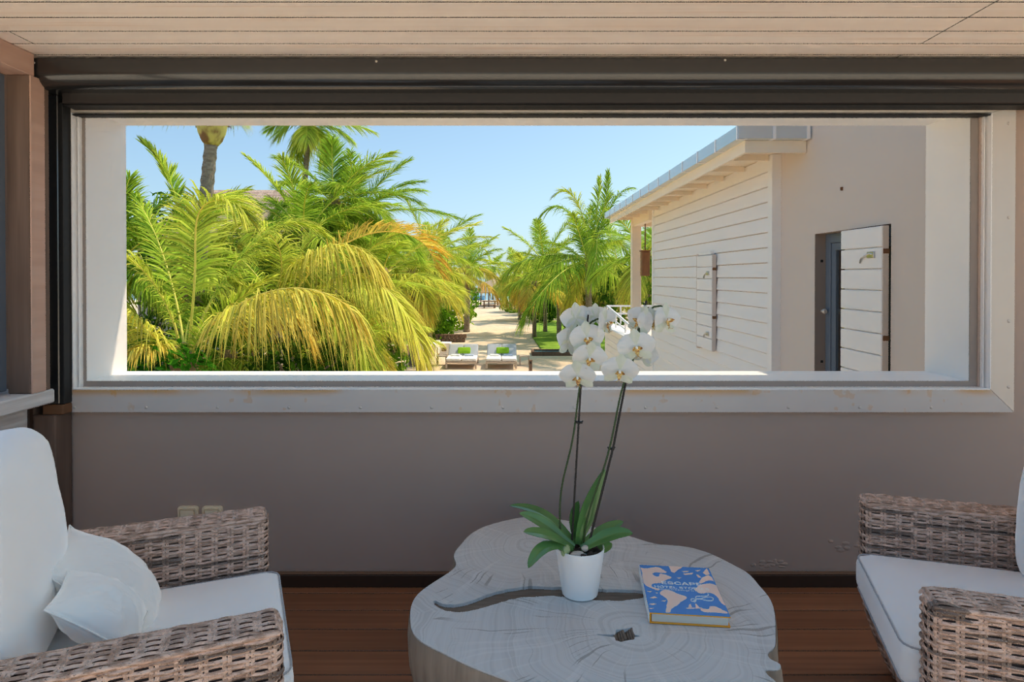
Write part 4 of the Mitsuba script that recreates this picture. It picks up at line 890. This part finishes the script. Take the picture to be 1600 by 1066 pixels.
curve_frond(k1, [(290, 570, D), (275, 470, D + .6), (255, 400, D + .9), (225, 330, D + 1.2), (205, 300, D + 1.4)], .75, 60, .25, 17, rad=.034, droop=.45)
# the second palm, yellow and orange fronds hanging over the bed
k2 = palm('yellowing palm left of the loungers with orange fronds on top', W(432, 500, 17.5), nf=4, L=3.0, h=.35, seed=2, n=50, ll=.7, r0=.19, r1=.16, e0=70, e1=40)
D = 17.5
curve_frond(k2, [(436, 495, D), (455, 430, D - .4), (490, 395, D - .8), (540, 382, D - 1.2), (590, 420, D - 1.5)], 1.05, 78, .60, 21, rad=.035, droop=1.15)
curve_frond(k2, [(438, 495, D), (490, 420, D + .3), (545, 378, D + .6), (600, 362, D + .9), (650, 372, D + 1.1), (680, 420, D + 1.3)], 1.05, 78, .80, 22, rad=.035, droop=.55, lift0=.8)
curve_frond(k2, [(440, 500, D), (500, 450, D - .8), (545, 430, D - 1.1), (595, 445, D - 1.5), (640, 500, D - 1.8), (662, 560, D - 2.0)], 1.0, 80, .52, 23, rad=.035, droop=.95)
curve_frond(k2, [(438, 505, D), (490, 470, D - 1.6), (530, 478, D - 2.1), (560, 520, D - 2.5), (578, 590, D - 2.8)], .95, 76, .34, 24, rad=.034, droop=.8)
curve_frond(k2, [(434, 495, D), (440, 420, D - .8), (425, 370, D - 1.3), (390, 350, D - 1.7), (350, 380, D - 2)], .95, 70, .45, 25, rad=.034, droop=.7)
curve_frond(k2, [(434, 500, D), (400, 430, D + .5), (350, 390, D + .8), (300, 390, D + 1)], .9, 60, .3, 26, rad=.034, droop=.7)
# an upright young palm whose white-edged spears stand against the sky
k3 = palm('palm with a tall upright young frond, behind the nearest palm', W(285, 430, 16.0), nf=9, L=2.7, h=.22, seed=3, n=46, ll=.7, e0=60, e1=-5, r0=.2, r1=.15)
D = 16.0
curve_frond(k3, [(285, 425, D), (284, 360, D), (268, 290, D), (244, 245, D), (222, 222, D)], .55, 80, .30, 31, rad=.034, droop=.10, lw=.028)
curve_frond(k3, [(290, 425, D), (330, 340, D + .5), (380, 300, D + .8), (385, 298, D + .9)], .7, 46, .3, 32, rad=.03, droop=.3)
k4 = palm('palm at the left edge of the view with dark shaded fronds', W(180, 420, 15.0), nf=14, L=2.8, h=.12, seed=4, n=48, ll=.75, old=.3, r0=.2, r1=.15, e0=66, e1=-10)
k5 = palm('tall green palm behind the yellowing palm, left of its orange fronds', W(476, 375, 22.0), nf=24, L=3.7, h=.22, seed=5, n=54, ll=.85, old=.35, r0=.2, r1=.15, e0=76, e1=-35, flop=1.4)
curve_frond(k5, [(470, 370, 22), (455, 330, 22), (425, 285, 22), (382, 243, 22)], .5, 64, .32, 51, rad=.034, droop=.15, lw=.026)
palm('bluish green palm standing highest in the left grove', W(560, 345, 27.0), nf=26, L=3.8, h=.14, seed=6, n=54, ll=.95, old=.35, r0=.2, r1=.15, e0=72, e1=-35, flop=1.4)
palm('green palm over the low planter, its fronds drooping to the sand', W(598, 432, 25.0), nf=17, L=3.6, h=.33, seed=7, n=54, ll=.9, old=.45, r0=.2, r1=.15, e0=62, e1=-42, flop=1.15)
palm('drooping yellow-green palm on the left side of the path', W(645, 425, 31.0), nf=17, L=3.9, h=.34, seed=8, n=50, ll=.95, old=.5, r0=.2, r1=.15, e0=62, e1=-40, flop=1.15)
palm('palm behind the drooping palms, left of the slim path palm', W(672, 398, 42.0), nf=16, L=4.2, h=.25, seed=9, n=46, ll=1.0, old=.4, e0=66, e1=-35, lw=.028)
palm('palm in the dense middle of the left grove', W(520, 455, 21.0), nf=15, L=3.4, h=.36, seed=10, n=52, ll=.85, old=.5, e0=55, e1=-40, flop=1.2)
palm('palm behind the left edge of the grove, seen between the fronds', W(390, 420, 23.0), nf=15, L=3.6, h=.26, seed=11, n=48, ll=.85, old=.35, e0=66, e1=-30)
palm('low palm beside the urn at the end of the left bed', W(560, 530, 19.5), nf=12, L=2.5, h=.3, seed=12, n=48, ll=.65, old=.4, e0=60, e1=-25, flop=1.2)
palm('small palm at the lower left, under the arching yellow frond', W(360, 560, 17.0), nf=11, L=2.3, h=.2, seed=13, n=44, ll=.6, old=.3, e0=64, e1=0)
k = palm('slim palm with a dark trunk standing left of the sandy path', W(731, 425, 49.0), planted(729, 519), nf=12, L=3.9, h=.24, seed=14, n=44, ll=.95, old=.6, e0=80, e1=20, lw=.028, r0=.24, r1=.2)
for i, (pts, h_) in enumerate((([(732, 430, 49), (705, 425, 47.5), (690, 450, 46.8), (684, 475, 46.5)], .75), ([(732, 430, 49), (750, 440, 47), (765, 450, 46.2), (778, 468, 46)], .8), ([(732, 430, 49), (715, 420, 47.5), (703, 440, 46.4), (700, 470, 46)], .62))):
    curve_frond(k, pts, .9, 40, h_, 140 + i, rad=.04, droop=.8, lw=.03, stalk=.12)
palm('bushy palm between the tall green palm and the bluish green palm', W(522, 318, 24.5), nf=26, L=3.2, h=.17, seed=41, n=56, ll=.9, old=.4, r0=.2, r1=.15, e0=70, e1=-35, flop=1.5, lw=.020)
palm('green palm in front of the pinkish shingle roof', W(392, 370, 26.0), nf=20, L=3.4, h=.3, seed=42, n=50, ll=.9, old=.4, r0=.2, r1=.15, e0=58, e1=-35, flop=1.4, lw=.022)
# tall coconut palms against the sky
k = palm('tall palm with a swollen crown shaft against the sky at the upper left', W(333, 190, 18.0), np.array([W(285, 420, 18.0)[0], 18.0, GROUND]), nf=13, L=3.2, h=.25, seed=15, n=44, ll=.8, e0=80, e1=32, r0=.24, r1=.17, lean=(.02, 0), fibre=False, flop=.5)
mat('crown_shaft', fn=lambda p, n, uv: mix((0.22, 0.11, 0.04), (0.58, 0.50, 0.14), smoothstep(0.35, 0.62, fbm(p.x * 5, p.y * 5, p.z * 2.5, 3))), rough=0.6)
c = W(331, 205, 17.98); put('crown_shaft', move(lathe([(0.02, -.42), (.17, -.40), (.27, -.28), (.36, -.05), (.41, .18), (.40, .40), (.30, .6), (0, .7)], 28), c), 'mat_crown_shaft', k, smooth=True, label='swollen brown and green crown shaft')
for i in range(9):
    a = i * .7; p0 = c + [.38 * math.cos(a), .38 * math.sin(a), .22]
    put('husk', strap([p0 - [0, 0, .1], p0 + [.08 * math.cos(a), .08 * math.sin(a), .1], p0 + [.16 * math.cos(a + .3), .16 * math.sin(a + .3), -.05 - .05 * (i % 3)]], .06, (math.cos(a), math.sin(a), .3), n=8), 'mat_palm_fibre', k, smooth=True)
palm('slender palm against the sky, whose crown touches the window head', W(484, 193, 34.0), np.array([W(465, 300, 34)[0] - .5, 34.0, GROUND]), nf=16, L=2.9, h=.2, seed=16, n=42, ll=.9, e0=60, e1=-30, lw=.03, r0=.22, r1=.14, old=.3)
# right of the path
k = palm('full green palm right of the path, its crown in front of the house roof', W(919, 412, 36.0), planted(921, 553), nf=9, L=4.2, h=.2, seed=17, n=50, ll=.95, old=.2, e0=80, e1=10, r0=.2, r1=.17, lw=.026, flop=.7)
for i, (pts, h_, dp, ll_) in enumerate((
    ([(919, 405, 36), (930, 345, 36), (937, 278, 36.2)], .25, .25, .8), ([(920, 405, 36), (942, 340, 36.4), (950, 268, 36.8)], .15, .2, .7),
    ([(918, 405, 36), (908, 330, 35.6), (883, 299, 35.2), (868, 305, 35)], .36, .5, 1.0), ([(917, 406, 36), (898, 345, 36.5), (873, 323, 37), (848, 335, 37.3)], .15, .7, 1.1),
    ([(917, 408, 36), (885, 398, 35), (845, 400, 34.3), (810, 412, 33.8), (789, 432, 33.5)], .22, .8, 1.1), ([(917, 410, 36), (890, 405, 34.5), (852, 418, 33.5), (815, 436, 33), (800, 450, 32.8)], .2, .9, 1.0),
    ([(916, 412, 36), (890, 418, 34), (860, 442, 32.5), (835, 472, 31.8), (817, 502, 31.4)], .10, .8, 1.15), ([(922, 410, 36), (950, 424, 34.5), (970, 440, 33.8), (986, 466, 33.4)], .3, .9, 1.0),
    ([(921, 408, 36), (945, 375, 36.4), (965, 378, 36.8), (984, 405, 37.2)], .16, .8, 1.1), ([(920, 405, 36), (953, 325, 36.8), (972, 300, 37.2), (988, 294, 37.5)], .12, .6, 1.0),
    ([(919, 410, 36), (926, 385, 34), (932, 375, 33), (930, 410, 32), (925, 440, 31.7)], .2, .9, .95), ([(917, 410, 36), (900, 440, 35.4), (893, 480, 35.2)], .55, .9, .9))):
    curve_frond(k, pts, ll_, 52, h_, 170 + i, rad=.045, droop=dp, lw=.030, stalk=.14)
palm('palm behind the lawn, left of the full green palm', W(852, 412, 48.0), planted(852, 520), nf=18, L=4.8, h=.27, seed=18, n=50, ll=.95, old=.5, e0=72, e1=-18, lw=.03)
palm('farther palm right of the path, above the thatched shelter', W(812, 432, 62.0), planted(812, 500), nf=17, L=4.8, h=.3, seed=19, n=44, ll=1.05, old=.75, e0=68, e1=-45, lw=.036)
palm('palm with a bare trunk on the lawn', W(835, 445, 40.0), planted(835, 528), nf=12, L=2.9, h=.3, seed=20, n=44, ll=.75, old=.4, e0=70, e1=0, lw=.03, r0=.15, r1=.13)
palm('palm beside the terrace railing, partly behind the full green palm', W(968, 420, 46.0), None, nf=17, L=4.6, h=.2, seed=21, n=46, ll=1.0, old=.35, e0=66, e1=-38, lw=.03)
palm('palm in the gap between the veranda post and the clapboards', W(1012, 400, 30.0), None, nf=16, L=3.6, h=.2, seed=22, n=46, ll=.9, old=.3, e0=66, e1=-35, lw=.026)
palm('palm with two-toned trunk at the right edge of the lawn', W(872, 440, 44.0), planted(874, 533), nf=12, L=3.2, h=.3, seed=23, n=42, ll=.8, old=.5, e0=66, e1=-5, lw=.03, r0=.17, r1=.14)
for i, (px, D_) in enumerate(((770, 120), (700, 66), (800, 104), (640, 60))):
    palm(['distant palm at the end of the path above the thatch', 'distant palm left of the slim path palm', 'most distant palm, by the sea right of the thatch', 'distant palm behind the left grove'][i], W(px, [418, 415, 432, 400][i], D_), None, nf=14, L=4.5, h=.27, seed=30 + i, n=34, ll=1.1, old=.5, e0=66, e1=-35, lw=.05, rib=False)

# ---------------------------------------------------------------- shrubs
def shrub(label, c, rad, n, leaf, cols, seed, group=None, name='shrub'):
    r = np.random.default_rng(seed); k = thing(name, label, 'shrub', group); rad = np.asarray(rad, float)
    d = r.normal(size=(n, 3)); d /= np.linalg.norm(d, axis=1, keepdims=True); d[:, 2] = np.abs(d[:, 2]) * np.where(r.random(n) < .62, 1, -1.0)
    lump = 0.72 + 0.5 * meshkit.noise(d * 2.6 + seed * 3.1); p = d * rad * (lump * r.uniform(.62, 1.0, n) ** .5)[:, None]
    o = d + r.normal(0, .45, (n, 3)); o /= np.linalg.norm(o, axis=1, keepdims=True)
    a = np.cross(o, r.normal(size=(n, 3))); a /= np.linalg.norm(a, axis=1, keepdims=True); b = np.cross(o, a)
    s = leaf * r.uniform(.6, 1.2, n)[:, None]
    V = np.stack([p - a * s, p + b * s * .42 + o * s * .15, p + a * s, p - b * s * .42 + o * s * .15], 1).reshape(-1, 3) + np.asarray(c, float)
    V[:, 2] = np.maximum(V[:, 2], GROUND)
    q = np.arange(n)[:, None] * 4; Fc = np.vstack([q + [0, 1, 2], q + [0, 2, 3]])
    c0, c1 = np.array(cols[0]), np.array(cols[1]); t = np.clip(r.normal(.5, .25, n), 0, 1)[:, None]
    put('foliage', (V, Fc), 'mat_shrub', k, color=np.repeat(c0 * (1 - t) + c1 * t, 4, 0))
    st = [tube(bez([np.asarray(c) * [1, 1, 0] + [0, 0, GROUND], np.asarray(c) + [rad[0] * .2 * math.cos(j), rad[1] * .2 * math.sin(j), -rad[2] * .1], np.asarray(c) + [rad[0] * .55 * math.cos(j * 2.1), rad[1] * .55 * math.sin(j * 2.1), rad[2] * .5]], 6), 0.03, 5) for j in range(5)]
    put('stems', cat(*st), 'mat_palm_trunk', k)
    return k
G1 = (S(46, 92, 22), S(128, 176, 44)); G2 = (S(30, 66, 20), S(84, 126, 38)); G3 = (S(70, 120, 24), S(170, 205, 60))
SH = [('round bright green shrub at the foot of the slim path palm', (-4.6, 52, -1.6), (2.0, 2.4, 1.7), G3, 700, .22),
      ('green shrub left of the path, nearer than the slim palm', (-5.2, 44, -2.0), (1.6, 2.2, 1.3), G1, 600, .20),
      ('leafy shrub behind the low planter', (-6.6, 42, -1.5), (2.6, 2.0, 1.9), G1, 700, .22),
      ('bright shrub right of the thatched shelter', (0.9, 78, -1.3), (2.2, 3, 2.2), G3, 700, .26),
      ('tall light green shrub behind the lawn', (4.2, 66, -.6), (2.6, 2.5, 3.0), G3, 900, .26),
      ('light green shrub between the lawn palms', (2.6, 72, -1.0), (2.0, 2.5, 2.6), G3, 800, .26),
      ('dark hedge-like shrub behind the orchid, beyond the lawn', (7.4, 58, -.4), (3.0, 2.5, 3.2), G2, 1100, .24),
      ('brownish green shrub behind the right lawn palms', (6.0, 47, -1.4), (2.0, 1.8, 2.0), (S(60, 62, 28), S(120, 116, 52)), 800, .18),
      ('long green hedge closing off the lawn at the back', (6.5, 70, -1.4), (4.5, 1.6, 2.0), G1, 1100, .22),
      ('dark bush between the bare lawn trunks', (3.2, 60, -2.0), (1.4, 1.4, 1.3), G2, 600, .18),
      ('low green shrub at the right edge of the lawn', (4.9, 42, -2.3), (1.3, 1.4, 1.0), G1, 500, .16),
      ('dark shrub behind the terrace railing', (7.8, 38, -.2), (2.6, 1.8, 2.6), G2, 1000, .18),
      ('green shrub seen beneath the veranda roof', (8.3, 29, .2), (2.2, 1.8, 3.4), G1, 1000, .17),
      ('dark fern-like shrub at the lower left behind the sill', (-6.9, 12.2, -1.2), (1.5, 1.2, 1.5), (S(40, 100, 24), S(90, 160, 40)), 900, .11),
      ('dark green shrub under the nearest young palm', (-5.0, 15.5, -1.3), (1.5, 1.1, 1.4), G2, 900, .11),
      ('deep green shrub in the left bed beneath the orange fronds', (-5.4, 19.5, -1.5), (1.6, 1.1, 1.5), G1, 900, .13),
      ('leafy shrub between the trunks of the left grove', (-7.6, 21, -.9), (1.7, 1.1, 2.0), G2, 900, .13),
      ('green shrub at the right end of the left bed', (-4.9, 24.5, -1.9), (1.1, 1.1, 1.15), G1, 700, .12),
      ('tall dark shrub deep in the left grove', (-9.5, 27, .4), (3.0, 1.6, 3.4), G2, 1200, .18),
      ('dark shrub behind the left grove, nearer the path', (-7.6, 33, -.3), (2.0, 1.5, 2.8), G2, 1000, .18),
      ('dark leafy mass at the far left behind the palms', (-13.5, 24, 1.0), (2.6, 1.6, 3.6), G2, 1000, .18),
      ('dark shrub behind the small palm at the lower left', (-9.3, 18.5, -.9), (2.0, 1.2, 2.1), G2, 900, .13),
      ('tall dark shrub in front of the shingle-roofed house', (-12.5, 31, .3), (3.6, 1.4, 3.6), G2, 1200, .18),
      ('shrub beside the sea at the left end of the path', (-6.5, 84, -1.2), (3.0, 3, 2.6), G1, 700, .3),
      ('distant trees left of the path before the sea', (-13, 92, -.4), (7, 4, 3.6), G1, 1300, .4),
      ('distant trees right of the path before the sea', (9, 100, -.4), (9, 4, 3.6), G1, 1400, .42)]
for i, (lb, c, rd, cl, n_, lf) in enumerate(SH): shrub(lb, c, rd, int(n_ * 1.5), lf * 1.1, cl, 200 + i)

# ---------------------------------------------------------------- loungers, tables, posts, planter
def woven_fn(p, n, uv): return mix((0.42, 0.33, 0.26), (0.58, 0.48, 0.39), fbm(p.x * 12, p.y * 12, p.z * 12, 2))
mat('teak', fn=woven_fn, rough=0.7); mat('lounger_pad', S(236, 234, 230), rough=0.9, spec=0.1); mat('lounger_back', S(190, 196, 206), rough=0.9, spec=0.1)
mat('lime', S(140, 190, 40), rough=0.9); mat('towel', S(176, 190, 215), rough=0.9)
gz = GROUND + 0.02
def lounger(label, xc, y0, pl):
    k = thing('double_lounger', label, 'lounger', 'double loungers on the sand'); w = 1.46
    put('frame', cat(bx(xc - w / 2, xc + w / 2, y0, y0 + .07, gz + .26, gz + .36, .01), bx(xc - w / 2, xc + w / 2, y0 + 1.93, y0 + 2.0, gz + .26, gz + .36, .01), bx(xc - w / 2, xc - w / 2 + .07, y0, y0 + 2, gz + .26, gz + .36, .01), bx(xc + w / 2 - .07, xc + w / 2, y0, y0 + 2, gz + .26, gz + .36, .01), bx(xc - w / 2, xc + w / 2, y0 + .05, y0 + 1.95, gz + .30, gz + .34, .01)), 'mat_teak', k)
    for sx in (-1, 1):
        for yy in (y0 + .02, y0 + 1.90): put('leg', bx(xc + sx * (w / 2 - .045) - .045, xc + sx * (w / 2 - .045) + .045, yy, yy + .09, gz, gz + .27, .008), 'mat_teak', k)
    for sx in (-1, 1):
        put('seat_pad', move(rbox(w / 2 - .02, 1.35, .13, .05, .015, 9), (xc + sx * w / 4, y0 + .70, gz + .42)), 'mat_lounger_pad', k, smooth=True)
        b = rbox(w / 2 - .02, .80, .12, .05, .015, 9); put('back_pad', xf(b, rotx(math.radians(48)), (xc + sx * w / 4, y0 + 1.63, gz + .66)), 'mat_lounger_back', k, smooth=True)
    put('back_frame', xf(bx(-w / 2, w / 2, -.42, .42, -.02, .02), rotx(math.radians(48)), (xc, y0 + 1.69, gz + .60)), 'mat_teak', k)
    c = thing('lounger_cushion', pl, 'cushion', 'lime cushions on the loungers')
    put('cover', xf(rbox(.62, .32, .13, .06, .02, 9), rotx(math.radians(55)), (xc + .05, y0 + 1.50, gz + .70)), 'mat_lime', c, smooth=True)
    for j, sx in enumerate((-1, 1)):
        tw_ = thing('towel', ['folded pale towel on the left half of the %s lounger', 'folded bluish towel on the right half of the %s lounger'][j] % ('left' if xc < -1.5 else 'right'), 'towel', 'folded towels on the loungers')
        put('fold', cat(*[bx(xc + sx * .33 - .22, xc + sx * .33 + .22 - .01 * q, y0 + .85, y0 + 1.12, gz + .50 + .03 * q, gz + .527 + .03 * q, .012) for q in range(2)]), 'mat_lounger_pad' if j == 0 else 'mat_towel', tw_)
lounger('left of two double loungers with white pads, on the sand below the window', -2.21, 29.9, 'lime green cushion on the left lounger')
lounger('right of two double loungers with white pads, on the sand below the window', -0.32, 29.9, 'lime green cushion on the right lounger')
def low_table(label, xc, yc):
    k = thing('low_table', label, 'table', 'low wooden tables beside the loungers')
    for q in range(4): put('slat', bx(xc - .25, xc + .25, yc - .24 + q * .122, yc - .24 + q * .122 + .115, gz + .40, gz + .44, .006), 'mat_teak', k)
    for sx in (-1, 1):
        for sy in (-1, 1): put('leg', bx(xc + sx * .22 - .03, xc + sx * .22 + .03, yc + sy * .20 - .03, yc + sy * .20 + .03, gz, gz + .40, .005), 'mat_teak', k)
low_table('low wooden table left of the left lounger', -3.25, 31.4); low_table('low wooden table right of the right lounger', 0.80, 31.4)
mat('post_wood', S(120, 96, 78), rough=0.8)
for lb, px in (('short wooden post in the sand left of the loungers', 654), ('short wooden post in the sand right of the loungers', 829)):
    k = thing('bollard', lb, 'bollard', 'short wooden posts in front of the loungers'); x = (px - VX) / 1000 * 28.6
    put('shaft', bx(x - .075, x + .075, 28.5, 28.65, gz, gz + .56, .012), 'mat_post_wood', k); put('cap', bx(x - .085, x + .085, 28.49, 28.66, gz + .56, gz + .60, .012), 'mat_post_wood', k)
    put('lamp', bx(x - .04, x + .04, 28.485, 28.502, gz + .44, gz + .52, .006), 'mat_black_matt', k)
mat('stucco', S(206, 186, 168), rough=0.85); mat('stucco_white', S(236, 230, 222), rough=0.8)
pk = thing('planter_wall', 'low beige planter with a strip of grass on top, left of the loungers', 'planter')
put('wall', bx(-6.6, -3.95, 34.6, 34.9, GROUND - .02, GROUND + .62, .02), 'mat_stucco', pk); put('wall', bx(-4.25, -3.95, 34.9, 37.4, GROUND - .02, GROUND + .62, .02), 'mat_stucco_white', pk); put('grass', bx(-6.6, -4.2, 34.85, 37.3, GROUND, GROUND + .60, .01), 'mat_lawn', pk, label='strip of grass')
k = thing('stone_step', 'white plastered block with a square niche beside the planter', 'block')
put('block', bx(-3.80, -3.20, 35.3, 36.2, GROUND - .02, GROUND + .66, .02), 'mat_stucco_white', k); put('niche', bx(-3.68, -3.42, 35.28, 35.32, GROUND + .22, GROUND + .42, .01), 'mat_post_wood', k)
k = thing('garden_wall', 'low dark stone garden wall behind the planter', 'wall')
for i in range(8):
    for j in range(2): put('stone', bx(-4.9 + i * .26 + j * .1, -4.66 + i * .26 + j * .1, 42.0, 42.3, GROUND + j * .28, GROUND + .27 + j * .28, .03), 'mat_post_wood', k)
k = thing('urn', 'tall white conical urn beside the planter', 'urn')
put('vessel', move(lathe([(0, 0), (.22, 0), (.24, .06), (.30, .5), (.40, .92), (.47, 1.12), (.47, 1.16), (.42, 1.16), (.36, 1.0), (0, .95)], 28), (-4.78, 34.0, gz)), 'mat_stucco_white', k, smooth=40)
k = thing('pond_edge', 'low dark rim of a small pond at the near edge of the lawn', 'pond')
put('rim', cat(bx(1.3, 3.6, 35.0, 35.15, GROUND, GROUND + .22, .02), bx(1.3, 1.45, 35.0, 36.4, GROUND, GROUND + .22, .02), bx(3.45, 3.6, 35.0, 36.4, GROUND, GROUND + .22, .02), bx(1.3, 3.6, 36.25, 36.4, GROUND, GROUND + .22, .02)), 'mat_timber_dark', k)
put('water', bx(1.45, 3.45, 35.15, 36.25, GROUND, GROUND + .12, .005), 'mat_sea', k, label='dark water')
# thatched shelter and bench at the end of the path
def thatch_fn(p, n, uv): return mix((0.36, 0.27, 0.17), (0.62, 0.50, 0.36), fbm(p.x * 4, p.y * 4, p.z * 9, 3))
mat('thatch', fn=thatch_fn, rough=0.95)
k = thing('beach_shelter', 'thatched beach shelter at the end of the path', 'shelter'); cx, cy = -2.2, 94.0
rv, rf = lathe([(3.1, 0), (3.2, .12), (2.2, .85), (1.1, 1.55), (0.0, 2.1)], 40); rv = rv * (1 + .05 * (meshkit.noise(rv * 3)[:, None] - .5)); put('thatch', move((rv, rf), (cx, cy, -1.0)), 'mat_thatch', k)
for a in range(6): put('pole', tube([(cx + 2.6 * math.cos(a * 1.047 + .3), cy + 2.6 * math.sin(a * 1.047 + .3), GROUND), (cx + 2.5 * math.cos(a * 1.047 + .3), cy + 2.5 * math.sin(a * 1.047 + .3), -.7)], .09, 7), 'mat_post_wood', k)
k = thing('picnic_table', 'grey wooden table and benches in front of the thatched shelter', 'table')
put('top', bx(-3.6, -1.6, 88.0, 89.0, GROUND + .85, GROUND + .97, .02), 'mat_post_wood', k)
for x in (-3.4, -1.9): put('leg', bx(x, x + .16, 88.2, 88.8, GROUND, GROUND + .86, .02), 'mat_post_wood', k)
put('bench', bx(-3.5, -1.7, 87.2, 87.55, GROUND + .42, GROUND + .50, .02), 'mat_post_wood', k)
for x in (-3.3, -2.0): put('bench_leg', bx(x, x + .12, 87.25, 87.5, GROUND, GROUND + .43, .02), 'mat_post_wood', k)
k = thing('boat', 'small pale blue boat on the water beyond the path', 'boat')
hull = np.array([[math.sin(t) * w_ * .9, u, z] for u, w_ in ((-2.2, .75), (-1, 1), (.5, 1), (1.8, .6), (2.5, .08)) for t, z in ((-1.5, .75), (-.9, .2), (0, -.1), (.9, .2), (1.5, .75))]).reshape(5, 5, 3)
mat('boat_paint', S(190, 215, 235), rough=0.4)
hv, hf = grid(hull[..., [1, 0, 2]] * [1.0, 1, 1]); put('hull', move((hv, hf), W(738, 466, 128.0) * [1, 1, 0] + [0, 0, GROUND - .25]), 'mat_boat_paint', k, smooth=True); put('deck', move(bx(-2.1, 1.8, -.85, .85, .60, .66), W(738, 466, 128.0) * [1, 1, 0] + [0, 0, GROUND - .25]), 'mat_boat_paint', k)

# ---------------------------------------------------------------- house roof behind the left palms
def shingle_fn(p, n, uv): return mix((0.42, 0.30, 0.24), (0.60, 0.46, 0.38), cell_rand(dr.floor(p.x / .3), dr.floor(p.z / .16)))
mat('shingle', fn=shingle_fn, rough=0.9)
hs = thing('shingle_house', 'house with a pinkish shingle roof behind the left palms', 'house')
put('walls', bx(-22, -11.5, 38, 46, GROUND, 3.4), 'mat_stucco', hs)
rf_ = put('roof', (np.array([[-22.6, 37.2, 3.3], [-10.9, 37.2, 3.3], [-14, 42, 7.05], [-19, 42, 7.05], [-22.6, 46.8, 3.3], [-10.9, 46.8, 3.3]]), np.array([[0, 1, 2], [0, 2, 3], [1, 5, 2], [5, 4, 3], [5, 3, 2], [4, 0, 3]])), 'mat_shingle', hs)
slope = math.atan2(3.75, 4.8); shm = mikit.ply(xf(bx(-6.2, 6.2, 0, .34, 0, .035, .008), rotx(slope)), 'mat_shingle')
for j in range(17):
    y = 37.2 + j * .28; z = 3.3 + (y - 37.2) * 3.75 / 4.8; hw = (11.7 - (11.7 - 5) * j / 17) / 2; 
    put('shingle_course', None, None, rf_, shape=shm, tw=T4().translate([-16.6 + .1 * (j % 2), y, z + .02]).scale([hw / 6.2, 1, 1]))
